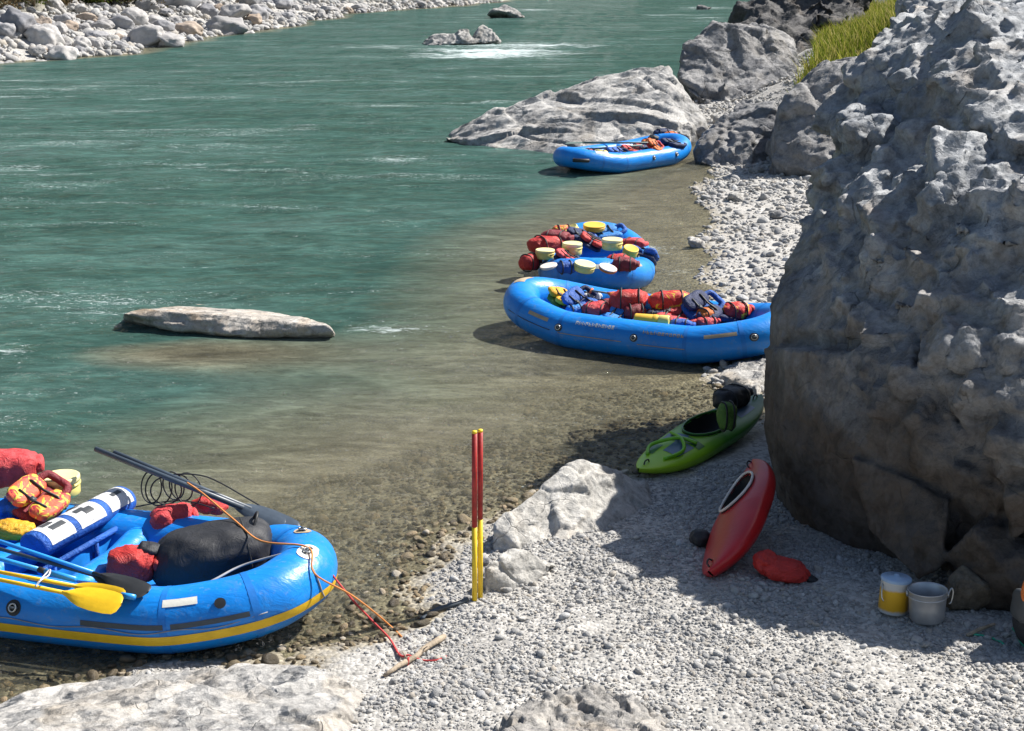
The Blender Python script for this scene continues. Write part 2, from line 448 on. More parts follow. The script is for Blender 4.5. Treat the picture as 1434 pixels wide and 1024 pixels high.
def water_z(p):
    q = np.c_[p, np.zeros(len(p))]
    d = np.clip(-ground_h(p, False), 0, 2)
    rough = sst(.15, 1.6, d)
    z = (fbm(q*np.array([.5, .8, 1])*.8, 41, 3)*.05+fbm(q*np.array([.9, 1.5, 1])*1.5, 45, 2)*.018)*rough
    for px, py, rx, ry, a in FOAM[:4]:
        c = gz(px, py); g = np.exp(-(((p[:, 0]-c.x)/rx)**2+((p[:, 1]-c.y)/ry)**2))
        z = z+g*a*.6*ridged(q*.55, 51, 3)*.35
    return z
wme, wp, wz = grid_mesh('water', wx, wy, water_z)
_d = np.clip(-ground_h(wp, False), 0, 5)
attr(wme, 'depth', _d)
_f = np.zeros(len(wp))
for px, py, rx, ry, a in FOAM:
    c = gz(px, py); _f += a*np.exp(-(((wp[:, 0]-c.x)/rx)**2+((wp[:, 1]-c.y)/ry)**2))
_f += .0+.17*sst(.5, 1.8, _d)
attr(wme, 'foam', _f)
attr(wme, 'rough', .62+.38*sst(.1, 1.7, _d))
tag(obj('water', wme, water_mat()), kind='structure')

# ------------------------------------------------------------------ rocks
def hull_mesh(hulls, voxel):
    bm = bmesh.new()
    for h in hulls:
        b2 = bmesh.new()
        for p in h: b2.verts.new(p)
        bmesh.ops.convex_hull(b2, input=b2.verts)
        tmp = bpy.data.meshes.new('tmp'); b2.to_mesh(tmp); b2.free(); bm.from_mesh(tmp); bpy.data.meshes.remove(tmp)
    loose = [v for v in bm.verts if not v.link_faces]
    for v in loose: bm.verts.remove(v)
    me = bpy.data.meshes.new('hull'); bm.to_mesh(me); bm.free()
    o = bpy.data.objects.new('hull', me); COL.objects.link(o)
    md = o.modifiers.new('r', 'REMESH'); md.mode = 'VOXEL'; md.voxel_size = voxel
    dg = bpy.context.evaluated_depsgraph_get(); ev = o.evaluated_get(dg); em = ev.to_mesh()
    n = len(em.vertices); v = np.zeros(n*3, np.float32); em.vertices.foreach_get('co', v); v = v.reshape(-1, 3).astype(float)
    f = np.array([list(p.vertices) for p in em.polygons if len(p.vertices) == 4], np.int32)
    ev.to_mesh_clear(); bpy.data.objects.remove(o); bpy.data.meshes.remove(me)
    return v, f
def remesh(v, f, vox):
    me = mesh_np('tmp', v, f); o = bpy.data.objects.new('tmp', me); COL.objects.link(o)
    md = o.modifiers.new('r', 'REMESH'); md.mode = 'VOXEL'; md.voxel_size = vox
    dg = bpy.context.evaluated_depsgraph_get(); ev = o.evaluated_get(dg); em = ev.to_mesh()
    n = len(em.vertices); v = np.zeros(n*3, np.float32); em.vertices.foreach_get('co', v); v = v.reshape(-1, 3).astype(float)
    f = np.array([list(p.vertices) for p in em.polygons if len(p.vertices) == 4], np.int32)
    ev.to_mesh_clear(); bpy.data.objects.remove(o); bpy.data.meshes.remove(me); return v, f
def normals(v, f):
    a = v[f[:, 2]]-v[f[:, 0]]; b = v[f[:, 3]]-v[f[:, 1]]; c = np.cross(a, b); n = np.zeros_like(v)
    for k in range(4): np.add.at(n, f[:, k], c)
    return n/(np.linalg.norm(n, axis=1)[:, None]+1e-9)
def smooth(v, f, it):
    e = np.vstack([f[:, [0, 1]], f[:, [1, 2]], f[:, [2, 3]], f[:, [3, 0]]])
    for _ in range(it):
        s = np.zeros_like(v); c = np.zeros(len(v))
        np.add.at(s, e[:, 0], v[e[:, 1]]); np.add.at(s, e[:, 1], v[e[:, 0]])
        np.add.at(c, e[:, 0], 1); np.add.at(c, e[:, 1], 1)
        v = v*.5+.5*s/np.maximum(c, 1)[:, None]
    return v
def rock(name, label, hulls, mat, voxel, layers, sm=3, group=None, cat='rock', warp=.3, mask=None, ani=None, blk=None):
    """layers: (kind, cell size in metres, amplitude, seed)"""
    if isinstance(hulls[0], (Vector, tuple)): hulls = [hulls]
    v, f = hull_mesh(hulls, voxel if blk is None else voxel*2.2)
    if blk is not None:
        hb = list(hulls)
        for k, b in enumerate(blk):
            hb += blocks(v, f, *b); v, f = hull_mesh(hb, voxel if k == len(blk)-1 else voxel*1.8)
    v = smooth(v, f, sm)
    for kind, size, amp, seed in layers:
        if kind == 'remesh':
            v, f = remesh(v, f, size); v = smooth(v, f, int(amp)); continue
        n = normals(v, f); p = v/size
        if ani is not None:
            E_ = np.array(Euler(ani[0]).to_matrix()); p = (p@E_.T)*np.array(ani[1])
        p = p+warp*np.c_[pn(p*.8, seed+3), pn(p*.8, seed+5), pn(p*.8, seed+7)]
        m = 1. if mask is None else mask(v)
        if kind == 'fbm': d = fbm(p, seed, 4)
        elif kind == 'rid': d = ridged(p, seed, 4)
        elif kind == 'fac':
            val, e = facets(p, seed, 1.05); s = sst(0, .09, e); d = val*(.3+.7*s)-.10*(1-s)
        elif kind == 'pit':
            d = -np.clip(pn(p, seed)-.15, 0, 1)*2.2
        v = v+n*(d*amp*m)[:, None] if not np.isscalar(m) or True else v
    o = obj(name, mesh_np(name, v, f), mat)
    return tag(o, label, cat, group)
def blocks(v, f, n, size, seed, strata, keep=None, sink=.25, jit=.3, dens=.40):
    """angular fracture blocks (jittered boxes) set into the surface of a rock, as hull point lists"""
    r = np.random.default_rng(seed); nn = normals(v, f); idx = r.permutation(len(v)); out = []; used = []
    for i in idx:
        if len(out) >= n: break
        p = v[i]
        if keep is not None and not keep(p, nn[i], r): continue
        if p[2] < -.1: continue
        s_ = size[0]+(size[1]-size[0])*r.random()**1.6
        if any((p[0]-q[0])**2+(p[1]-q[1])**2+(p[2]-q[2])**2 < (dens*(s_+q[3]))**2 for q in used): continue
        used.append((p[0], p[1], p[2], s_))
        d = np.array([s_, s_*r.uniform(.6, 1.), s_*r.uniform(.42, .75)])/2
        c = np.array([[x, y, z] for x in (-1, 1) for y in (-1, 1) for z in (-1, 1)], float)
        c = (c+r.uniform(-jit, jit, c.shape))*d
        E = Euler((strata[0]+r.normal(0, .28), strata[1]+r.normal(0, .28), strata[2]+r.normal(0, .5))).to_matrix()
        c = c@np.array(E).T+p-nn[i]*d.max()*sink
        out.append([Vector(q) for q in c])
    return out
def blob_hull(c, size, seed, n=16, rot=0):
    r = random.Random(seed); pts = []
    for k in range(n):
        d = Vector((r.gauss(0, 1), r.gauss(0, 1), r.gauss(0, 1))).normalized()
        d = Vector((d.x*size[0], d.y*size[1], d.z*size[2]))*(.85+.3*r.random())/2
        pts.append(Vector(c)+Matrix.Rotation(rot, 3, 'Z') @ d)
    return pts
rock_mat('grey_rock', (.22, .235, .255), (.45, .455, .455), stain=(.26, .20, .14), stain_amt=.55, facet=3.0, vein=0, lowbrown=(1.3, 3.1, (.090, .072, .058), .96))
rock_mat('pale_rock', (.29, .285, .275), (.52, .50, .47), stain=(.40, .32, .22), stain_amt=.45, vein=.0, sc=1.6, facet=2.2, bump=1.)
rock_mat('white_rock', (.38, .365, .335), (.57, .55, .51), stain=(.44, .36, .27), stain_amt=.4, vein=.0, sc=1.4, facet=1.1, bump=.9)
rock_mat('slab_rock', (.27, .265, .26), (.45, .44, .42), stain=(.19, .155, .115), stain_amt=.6, vein=.0, sc=.6)
rock_mat('dark_rock', (.17, .17, .178), (.30, .295, .29), stain=(.20, .17, .13), stain_amt=.4, vein=0, sc=.6)
rock_mat('knob_rock', (.22, .215, .21), (.40, .375, .34), stain=(.34, .27, .19), stain_amt=.6, vein=0, sc=2)
rock_mat('crag_rock', (.06, .06, .065), (.13, .125, .12), vein=0, sc=.6)
rock_mat('brown_rock', (.10, .085, .065), (.19, .16, .12), vein=0, sc=2)
rock_mat('log_rock', (.36, .32, .27), (.52, .49, .45), stain=(.40, .28, .17), stain_amt=.7, vein=0, sc=1.5)

# the great boulder
def BB(*a): return [gy(*q) for q in a]
V3 = lambda L: [Vector(q) for q in L]
bigA = V3([(2.95, 14.2, -.3), (3.0, 13.5, -.3), (3.45, 12.75, -.3), (4.0, 12.1, -.3), (4.75, 11.5, -.3), (6.5, 11.2, -.3), (9.5, 11.2, -.3), (9.5, 18.5, -.3), (4.8, 18.5, -.3), (3.3, 16, -.3),
    (2.70, 14.5, .9), (2.76, 13.7, 1.0), (3.15, 12.75, 1.2), (3.8, 12.0, 1.25), (4.7, 11.1, 1.3), (6.5, 11.0, 1.3), (9.6, 11.0, 1.3),
    (2.68, 14.7, 1.7), (2.76, 13.95, 1.9), (3.3, 13.0, 2.1), (4.6, 11.6, 2.3), (6.5, 11.75, 2.4), (9.6, 11.75, 2.4), (4.4, 17.0, 1.5), (9.6, 18, 1.5)])
bigB = V3([(2.76, 14.8, 1.5), (2.86, 14.2, 2.05), (3.45, 13.2, 2.3), (4.7, 11.9, 2.55), (6.6, 12.1, 2.7), (9.6, 12.1, 2.7)]) + \
    BB((1078, 420, 15.0), (1112, 350, 15.4), (1142, 285, 15.8), (1182, 225, 16.3), (1212, 190, 16.7), (1440, 260, 13.2), (1310, 290, 14.3)) + V3([(9.6, 13.5, 3.6), (9.6, 17.5, 4.6), (4.6, 17.3, 1.0), (9.6, 19, 1.0), (4.6, 16.9, 3.5)])
bigC = BB((1202, 195, 16.6), (1236, 110, 17.0), (1240, 62, 17.2), (1266, 34, 17.4), (1295, 20, 17.4), (1330, 190, 15.3), (1440, 205, 14.0)) + BB((1345, 24, 17.4), (1440, 12, 16.8)) + V3([(9.6, 17.3, 5.2), (9.6, 14.9, 4.1), (9.6, 19.5, 5.0), (5.3, 19.0, 4.8), (5.0, 18.4, 2.0), (9.6, 19.5, 2.0), (4.6, 16.3, 3.0), (9.6, 14, 3.0)])
bigF = BB((1190, 640, 12.6), (1225, 650, 12.4), (1330, 700, 11.75), (1318, 800, 11.45), (1285, 812, 11.6), (1215, 745, 12.2)) + V3([(4.0, 13.2, .2), (4.4, 13, .9), (3.6, 13.4, .9)])
bigG = BB((1340, 800, 11.35), (1434, 780, 11.0), (1350, 852, 11.3), (1434, 862, 11.1)) + V3([(4.2, 12.6, 0), (7, 11.0, -.2), (7, 11.0, .5), (4.8, 12.6, .8), (7, 12.6, .8)])
def bigmask(v):
    up = sst(1.4, 2.6, v[:, 2]+fbm(v*.7, 77, 2)*.5); return .5+.6*up
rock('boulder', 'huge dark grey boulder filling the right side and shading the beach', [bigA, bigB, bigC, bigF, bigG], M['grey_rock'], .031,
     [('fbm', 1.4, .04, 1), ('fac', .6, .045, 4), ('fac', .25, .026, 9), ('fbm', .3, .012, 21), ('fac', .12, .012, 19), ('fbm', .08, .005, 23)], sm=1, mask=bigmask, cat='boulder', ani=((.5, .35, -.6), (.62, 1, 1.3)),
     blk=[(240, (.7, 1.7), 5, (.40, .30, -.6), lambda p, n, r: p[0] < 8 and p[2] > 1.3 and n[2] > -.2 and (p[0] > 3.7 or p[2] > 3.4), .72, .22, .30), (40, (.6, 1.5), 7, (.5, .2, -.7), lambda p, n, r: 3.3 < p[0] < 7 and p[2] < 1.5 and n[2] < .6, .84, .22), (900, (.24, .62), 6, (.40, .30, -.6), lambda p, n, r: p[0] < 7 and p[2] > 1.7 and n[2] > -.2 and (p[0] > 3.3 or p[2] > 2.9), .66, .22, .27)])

# white beach rocks, slab and shelf in front
def rk_layers(s, a=1.): return [('fbm', 1.2*s, .06*s*a, 31), ('fac', .9*s, .13*s*a, 35), ('fac', .3*s, .03*s*a, 41), ('fbm', .3*s, .012*s*a, 45), ('fbm', .08*s, .005*s*a, 49)]
def gp_(px, py, dz=0):
    q = ghit(px, py); q.z += dz; return q
y0 = gp_(700, 770).y
rock('rock', 'pale peaked rock behind the red and yellow poles', [gp_(685, 775, -.15), gp_(760, 770, -.15), gp_(840, 755, -.15), gp_(918, 712, -.15)] + BB((690, 735, 13.2), (750, 690, 13.8), (795, 650, 14.1), (815, 643, 14.2), (835, 648, 14.3), (860, 672, 14.4), (905, 672, 14.7), (918, 692, 14.7)) + [Vector((.6, 15.1, -.1)), Vector((1.6, 15.2, -.1))], M['white_rock'], .022, rk_layers(.6), sm=4)
rock('rock', 'small grey white rock touching the foot of the yellow pole', [gp_(676, 835, -.1), gp_(730, 826, -.1), gp_(772, 805, -.1)] + BB((680, 795, 12.2), (715, 768, 12.5), (745, 772, 12.5), (772, 790, 12.5)) + [Vector((-.1, 12.9, 0)), Vector((.45, 12.8, 0))], M['white_rock'], .016, rk_layers(.35), sm=3)
rock('rock_slab', 'broad pale layered slab lying along the bottom left corner', [gy(-40, 1000, 10.0), gy(40, 968, 10.25), gy(140, 948, 10.4), gy(240, 940, 10.5), gy(370, 926, 10.45), gy(440, 930, 10.4), gy(500, 955, 10.2), gp_(520, 975, -.05), Vector((-1.3, 9.4, .05)), Vector((-1.6, 8.7, .3)), Vector((-4.4, 8.6, .35)), Vector((-4.4, 10.2, -.2)), Vector((-1.5, 10.6, -.2)), Vector((-3, 10.8, -.2)), Vector((-1.3, 8.7, -.2)), Vector((-4.4, 8.6, -.2))], M['pale_rock'], .022,
     [('fbm', .9, .04, 61), ('fac', .6, .06, 62), ('fac', .2, .022, 63), ('rid', .3, .008, 64), ('fbm', .06, .006, 65)], sm=3, ani=((.25, .2, .2), (.5, 1, 1.6)))
rock('rock', 'knobbly grey brown rock cut off by the bottom edge', [gp_(700, 1015, -.1), gp_(960, 1015, -.1), gy(725, 990, 9.55), gy(775, 968, 9.75), gy(830, 962, 9.85), gy(890, 975, 9.75), gy(930, 1000, 9.6), Vector((-.15, 8.8, .35)), Vector((1.2, 8.8, .3)), Vector((-.2, 8.8, -.1)), Vector((1.3, 8.8, -.1))], M['knob_rock'], .017,
     [('fac', .25, .06, 71), ('fac', .1, .03, 72), ('rid', .12, .015, 73), ('fbm', .04, .005, 74)], sm=3)
rock('stone', 'dark rounded stone behind the metal pot under the boulder', blob_hull(gp_(1352, 858, .14)+Vector((.04, .14, 0)), (.46, .36, .40), 3, 24), M['brown_rock'], .014, rk_layers(.3, .6), sm=5, cat='stone')
rock('rock', 'flat pale rock between the loaded raft and the boulder', [gp_(1000, 535, -.1), gp_(1065, 560, -.1), gp_(1080, 500, -.1), gp_(1020, 508, -.1)] + BB((1008, 522, 19.2), (1060, 545, 18.4), (1075, 502, 19.6), (1030, 508, 20)), M['pale_rock'], .03, rk_layers(.4), sm=4)
rock('rock', 'long low log shaped rock lying in the shallows', [gz(171, 439, .27), gz(173, 451, .02), gz(200, 434, .32), gz(300, 440, .32), gz(430, 446, .24), gz(462, 455, .24), gz(470, 466, .12), gz(466, 473, -.02), gz(420, 474, 0), gz(330, 470, .05), gz(240, 462, .06), gz(180, 447, .08)] + [gz(300, 480, -.4), gz(460, 480, -.4), gz(180, 455, -.4), gz(300, 425, -.4)], M['log_rock'], .03,
     [('fbm', .9, .02, 81), ('fac', .6, .035, 82), ('fac', .2, .015, 83), ('fbm', .08, .006, 84)], sm=2, ani=((0, 0, .35), (.3, 1, 1)))
# rocks upstream
UP = lambda s: [('fbm', 2.6*s, .16*s, 91), ('fac', 2.0*s, .34*s, 92), ('fac', .75*s, .10*s, 93), ('fac', .3*s, .03*s, 96), ('fbm', .6*s, .03*s, 94), ('fbm', .25*s, .015*s, 95)]
rock('rock_slab', 'big pale sloping slab behind the farthest raft', BB((622, 195, 45.5), (660, 176, 46), (735, 140, 47), (800, 120, 47.5), (850, 103, 48), (892, 96, 48), (925, 102, 48), (955, 130, 47.5), (985, 168, 47)) + [gz(640, 204, -.2), gz(700, 216, -.2), gz(770, 225, -.2), gz(850, 222, -.2), gz(985, 205, -.2), gz(960, 212, -.2), gz(650, 185, -.3), gz(800, 160, -.3), gz(950, 150, -.3)] + BB((780, 195, 44), (880, 160, 45), (950, 185, 44.5)), M['slab_rock'], .07, UP(.8), sm=2, ani=((0, .35, .5), (.35, 1.1, 1.1)))
rock('rock', 'tall rounded grey rock beyond the sand patch', BB((948, 90, 58), (955, 65, 58.5), (985, 38, 59), (1012, 30, 59), (1045, 44, 59), (1090, 62, 59), (1118, 75, 59), (1120, 140, 56.5), (1050, 148, 56), (985, 145, 56), (952, 118, 57)) + [Vector((7.5, 62, -.3)), Vector((11.6, 62, -.3)), Vector((8.5, 61, 3.3)), Vector((11.4, 61, 2.6)), Vector((7.6, 57, -.4)), Vector((11.2, 56.4, -.4))], M['dark_rock'], .085, UP(1.), sm=3)
rock('rock', 'grey rock at the waterside to the right of the farthest raft', BB((975, 212, 41), (988, 188, 41.5), (1012, 165, 41.8), (1050, 148, 42), (1080, 140, 42), (1096, 160, 42), (1092, 200, 41), (1085, 238, 40), (1035, 240, 39.6), (980, 228, 40.3)) + [Vector((5.6, 43, -.3)), Vector((7.9, 43, -.3)), Vector((5.7, 40.5, -.4)), Vector((7.6, 39.8, -.4)), Vector((7, 43.2, 1.6))], M['dark_rock'], .05, UP(.6), sm=3)
rock('rock', 'shaded rock with grass on top between the boulder and the waterside', BB((1082, 185, 38), (1108, 132, 38.5), (1135, 104, 39), (1170, 90, 39), (1215, 90, 39), (1260, 95, 39), (1280, 180, 37), (1260, 260, 35.5), (1130, 240, 36.5), (1082, 225, 37.5)) + [Vector((7.4, 41, 0)), Vector((11, 41, 0)), Vector((9, 42, 2.7)), Vector((11, 42, 2.8)), Vector((7, 37.5, -.2)), Vector((11, 36, -.2))], M['dark_rock'], .065, UP(.8), sm=3)
rock('rock', 'dark crag at the river bend beyond all other rocks on this side', BB((1042, 32, 82), (1055, 5, 83), (1085, -15, 84), (1190, -20, 84), (1205, 20, 82), (1165, 55, 79), (1130, 95, 77), (1060, 60, 79)) + [Vector((13, 86, 0)), Vector((20, 86, 0)), Vector((13.5, 78, 0)), Vector((18, 76, 0)), Vector((13, 82, -.5))], M['crag_rock'], .11, UP(1.3), sm=2, blk=[(40, (1.32, 2.8600000000000003), 40, (.3, .3, -.4), None, .6)])
rock('rock', 'pale jagged rock standing in the white rapids', [BB((590, 62, 96), (612, 48, 96.3), (640, 46, 96.5), (640, 62, 95.6), (600, 64, 95.4)) + [Vector((-5, 98, -.4)), Vector((-3.4, 98, -.4)), gz(590, 66, -.4), gz(640, 66, -.4)], BB((636, 50, 96.5), (648, 40, 96.6), (665, 55, 96), (668, 62, 95.6), (640, 62, 95.6)) + [Vector((-3.4, 98, -.4)), Vector((-2.3, 98, -.4))], BB((664, 48, 96.6), (674, 34, 96.8), (690, 42, 96.5), (700, 58, 96), (660, 62, 95.6)) + [Vector((-2.5, 98, -.4)), Vector((-.8, 98, -.4)), gz(700, 64, -.4)]], M['slab_rock'], .07, UP(.45), sm=2)
rock('rock', 'small pale rock mid river upstream of the rapids', blob_hull(gz(707, 21, .25), (3.6, 2.4, 1.6), 5, 20), M['slab_rock'], .09, UP(.5), sm=3)
rock('rock', 'tiny dark rock awash far upstream mid river', blob_hull(gz(986, 12, .1), (2.0, 1.6, .9), 6, 18), M['dark_rock'], .09, UP(.4), sm=3)
for (px, py, sx, sz, lab, m) in [(1033, 281, .62, .42, 'white angular stone on the pebble bar', 'pale_rock'), (1060, 242, .55, .3, 'rounded pale stone at the top of the pebble bar by the shaded rocks', 'pale_rock'),
        (974, 346, .5, .3, 'pointed pale stone at the water edge of the pebble bar', 'pale_rock'), (1010, 172, .8, .5, 'whitish stone on the sand patch beside the far slab', 'pale_rock'), (984, 195, .9, .6, 'grey stone between the far slab and the bow of the farthest raft', 'dark_rock'),
        (549, 958, .13, .07, 'small white stone beside the driftwood stick', 'pale_rock'), (1090, 306, .42, .26, 'round grey stone on the pebble bar near the boulder', 'dark_rock'), (672, 790, .2, .1, 'flat grey stone at the waterline left of the pale rocks', 'dark_rock'), (1095, 975, .12, .05, 'flat pale stone on the open gravel at lower right', 'pale_rock'), (734, 868, .13, .05, 'flat pale stone on the gravel below the yellow pole', 'pale_rock')]:
    q = gp_(px, py); rock('stone', lab, blob_hull(q+Vector((0, 0, sz*.2)), (sx, sx*.8, sz), int(px), 14), M[m], max(.012, sx*.05), rk_layers(sx*.7, .8), sm=2, cat='stone')

# ------------------------------------------------------------------ loose stones
def ico(sub):
    bm = bmesh.new(); bmesh.ops.create_icosphere(bm, subdivisions=sub, radius=1)
    v = np.array([q.co[:] for q in bm.verts]); f = np.array([[q.index for q in p.verts] for p in bm.faces]); bm.free(); return v, f
def stone_me(name, seed, sub=3, flat=.6, rough=1.):
    v, f = ico(sub); r = np.random.default_rng(seed)
    n = r.normal(size=(9, 3)); n /= np.linalg.norm(n, axis=1)[:, None]; d = r.uniform(.62, 1., 9)
    dots = v@n.T; t = np.where(dots > .05, d/np.maximum(dots, .05), 9).min(1); t = np.minimum(t, 1.05)
    v = v*t[:, None]; v = v*(1+.10*rough*fbm(v*1.8+seed, seed % 50, 3))[:, None]
    v = v*np.array([1, .62+.3*r.random(), flat*(.8+.4*r.random())])
    return mesh_np(name, v, f)
def pebble_mat(name, stops, rough=.85):
    t = NT(name); oi = t.n('ShaderNodeObjectInfo'); c = t.coord('Object')
    col = t.ramp(oi.outputs['Random'], stops); col = t.mix(1., col, t.ramp(t.noise(c, 2.2, 5, .65), [(.3, .75), (.7, 1.2)]), 'MULTIPLY')
    return t.done(t.pbsdf(col, rough, t.bump(t.noise(c, 5, 5, .7), .4, .15), Specular_IOR_Level=.3))
GREYS = [(0, (.27, .27, .27)), (.12, (.34, .335, .325)), (.4, (.41, .40, .385)), (.7, (.47, .458, .435)), (.85, (.42, .38, .325)), (.93, (.36, .36, .365)), (1, (.58, .57, .55))]
M['pebble'] = pebble_mat('pebble', GREYS)
M['wet_pebble'] = pebble_mat('wet_pebble', [(0, (.07, .058, .04)), (.3, (.14, .11, .07)), (.6, (.22, .175, .105)), (.85, (.30, .22, .13)), (1, (.42, .38, .31))], .45)
def scatter(name, pts, scl, mat, flat=.55, nvar=6, sub=2, seed=0):
    tc = bpy.data.collections.new(name+'_kinds')
    for k in range(nvar):
        me = stone_me(name, 900+seed*31+k, sub, flat); me.materials.append(mat)
        tc.objects.link(bpy.data.objects.new(name+'_kind', me))
    me = bpy.data.meshes.new(name); n = len(pts); me.vertices.add(n); me.vertices.foreach_set('co', np.asarray(pts, np.float32).ravel())
    attr(me, 'scl', scl)
    a = me.attributes.new('rot', 'FLOAT_VECTOR', 'POINT')
    r = np.random.default_rng(seed); rot = np.c_[r.normal(0, .35, n), r.normal(0, .35, n), r.uniform(0, 6.28, n)]
    a.data.foreach_set('vector', rot.astype(np.float32).ravel())
    o = bpy.data.objects.new(name, me); COL.objects.link(o); me.materials.append(mat)
    g = bpy.data.node_groups.new(name, 'GeometryNodeTree')
    g.interface.new_socket('Geometry', in_out='INPUT', socket_type='NodeSocketGeometry'); g.interface.new_socket('Geometry', in_out='OUTPUT', socket_type='NodeSocketGeometry')
    N = g.nodes.new; gi, go = N('NodeGroupInput'), N('NodeGroupOutput'); ip = N('GeometryNodeInstanceOnPoints'); ci = N('GeometryNodeCollectionInfo')
    ci.inputs[0].default_value = tc; ci.inputs[1].default_value = True; ci.inputs[2].default_value = True
    na = N('GeometryNodeInputNamedAttribute'); na.data_type = 'FLOAT'; na.inputs[0].default_value = 'scl'
    nb = N('GeometryNodeInputNamedAttribute'); nb.data_type = 'FLOAT_VECTOR'; nb.inputs[0].default_value = 'rot'
    L = g.links.new
    L(gi.outputs[0], ip.inputs['Points']); L(ci.outputs[0], ip.inputs['Instance']); ip.inputs['Pick Instance'].default_value = True
    L(na.outputs['Attribute'], ip.inputs['Scale']); L(nb.outputs['Attribute'], ip.inputs['Rotation']); L(ip.outputs[0], go.inputs[0])
    md = o.modifiers.new('scatter', 'NODES'); md.node_group = g
    return tag(o, kind='stuff')
def rnd_pts(n, x0, x1, yy0, yy1):
    return np.c_[RNG.uniform(x0, x1, n), RNG.uniform(yy0, yy1, n)]
def sdist(p): return seg_dist(p, SHORE_R)*np.where(inside(p, LAND_R), 1, -1)
p = rnd_pts(150000, -4.2, 6.2, 8.7, 15.6); p = p[(np.abs(p[:, 0]) < p[:, 1]*.42)]; h = ground_h(p); pt = fbm(np.c_[p*1.1, p[:, 0]*0], 61, 3); k = (h > .02) & (RNG.random(len(p)) < .55+.9*pt+.25); p, h, pt = p[k], h[k], pt[k]
s = np.exp(RNG.normal(math.log(.0098), .55, len(p))+.3*pt).clip(.005, .06)
tag(scatter('gravel', np.c_[p, h+s*.12], s, M['pebble'], .6, 8, 2, 1), 'grey gravel covering the beach')
p = rnd_pts(42000, 2.6, 14.5, 17.5, 72); h = ground_h(p); k = (h > -.01) & (p[:, 0] < p[:, 1]*.23); p, h = p[k], h[k]
s = np.exp(RNG.normal(math.log(.040), .5, len(p))).clip(.018, .16)
tag(scatter('gravel', np.c_[p, h+s*.15], s, M['pebble'], .6, 8, 2, 2), 'pale pebbles and cobbles of the bar behind the boulder')
p = rnd_pts(16000, -4.5, 3.2, 9.5, 19); h = ground_h(p); k = (h < .014) & (h > -.30); p, h = p[k], h[k]
s = np.exp(RNG.normal(math.log(.024), .5, len(p))).clip(.01, .09)
tag(scatter('gravel', np.c_[p, h+s*.1], s, M['wet_pebble'], .55, 6, 2, 3), 'wet brown pebbles along the waterline and under the shallow water')

p = rnd_pts(60000, -32, 0, 70, 190); _d2 = seg_dist(p, SHORE_L)*np.where(inside(p, LAND_L), 1, -1); k = (_d2 > -2.5) & (_d2 < 11); p = p[k][:9000]; h = ground_h(p); k = h > -.15; p, h = p[k], h[k]
s = np.exp(RNG.normal(math.log(.19), .45, len(p))).clip(.08, .5)
tag(scatter('gravel', np.c_[p, h+s*.15], s, M['pebble'], .7, 8, 2, 4), 'loose cobbles between the far bank boulders')

# ------------------------------------------------------------------ boulders of the far bank
FB_M = [pebble_mat('far_pale', [(0, (.32, .31, .305)), (1, (.50, .48, .46))]), pebble_mat('far_grey', [(0, (.22, .22, .235)), (1, (.34, .335, .34))]), pebble_mat('far_tan', [(0, (.36, .29, .23)), (1, (.46, .38, .31))])]
fb_me = []
for k in range(14):
    me = stone_me('boulder', 300+k, 4, .8, 1.6); fb_me.append(me)
fb = []
GRP = 'boulders of the far bank'
def far_boulder(px, py, w, mi, seed, lab, flat=1.):
    p = gp_(px, py) if not isinstance(px, Vector) else px
    me = fb_me[seed % 14].copy(); me.materials.clear(); me.materials.append(FB_M[mi])
    o = obj('boulder', me, FB_M[mi]); r = random.Random(seed)
    o.location = p+Vector((0, 0, w*.22*flat)); o.scale = (w*.55, w*.55, w*.55*flat); o.rotation_euler = (r.gauss(0, .12), r.gauss(0, .12), r.uniform(-.5, .5)+(0 if r.random() < .6 else 3.14))
    tag(o, lab, 'boulder', GRP); fb.append((p.x, p.y, w)); return o
BIGF = [(25, 46, 2.6, 1, 'large grey boulder at the left end of the far bank under the brown bank'), (62, 66, 2.3, 0, 'white wedge shaped boulder at the far waterline near the left edge'), (8, 55, 1.9, 1, 'grey boulder cut by the left edge on the far bank'),
        (60, 38, 1.2, 2, 'upright tan boulder between two white ones on the far bank'), (82, 47, 1.4, 0, 'white leaning boulder behind the wedge shaped one on the far bank'), (142, 41, 1.7, 0, 'oblong pale boulder in the middle row of the far bank'), (170, 43, 1.9, 1, 'broad grey lilac boulder in the middle row of the far bank'), (135, 55, 1.6, 1, 'dark tilted stone low on the far bank'),
        (212, 36, 2.4, 0, 'long pale boulder lying lengthwise on the far bank'), (207, 64, 2.6, 0, 'grey white rock with its foot in the river on the far bank'), (238, 66, 2.2, 0, 'white low rock reaching into the river on the far bank'), (248, 14, 3.9, 1, 'biggest lilac grey boulder at the top of the far bank'),
        (330, 27, 2.6, 0, 'smooth pale barrel shaped boulder on the far bank'), (357, 28, 2.2, 1, 'dark round boulder where the far bank curves away'), (315, 47, 3.6, 0, 'low pale ledge running into the river from the far bank'), (262, 48, 2.2, 2, 'tan brown low rock beside the pale ledge on the far bank'), (350, 8, 2.2, 1, 'large blue grey boulder near the top of the far bank'), (208, 14, 1.8, 0, 'whitish upright boulder left of the biggest lilac one'), (292, 23, 1.9, 1, 'two toned grey boulder right of centre on the far bank'), (113, 70, 1.3, 0, 'small whitish rock awash at the far waterline'), (122, 30, 1.6, 2, 'tan flat boulder below the dry bushes of the far bank'), (395, 12, 2.2, 1, 'dark grey boulder on the far bank beyond the curve')]
for i, (px, py, w, mi, lab) in enumerate(BIGF):
    far_boulder(px, py, w*.88, mi, 40+i*5, lab, .62 if 'low' in lab or 'long' in lab or 'ledge' in lab or 'flat' in lab else .9)
tone = ['pale', 'grey', 'tan']
r = random.Random(5); cnt = 0; tries = 0
line = [Vector((a[0], a[1], 0)) for a in SHORE_L[1:-1]]
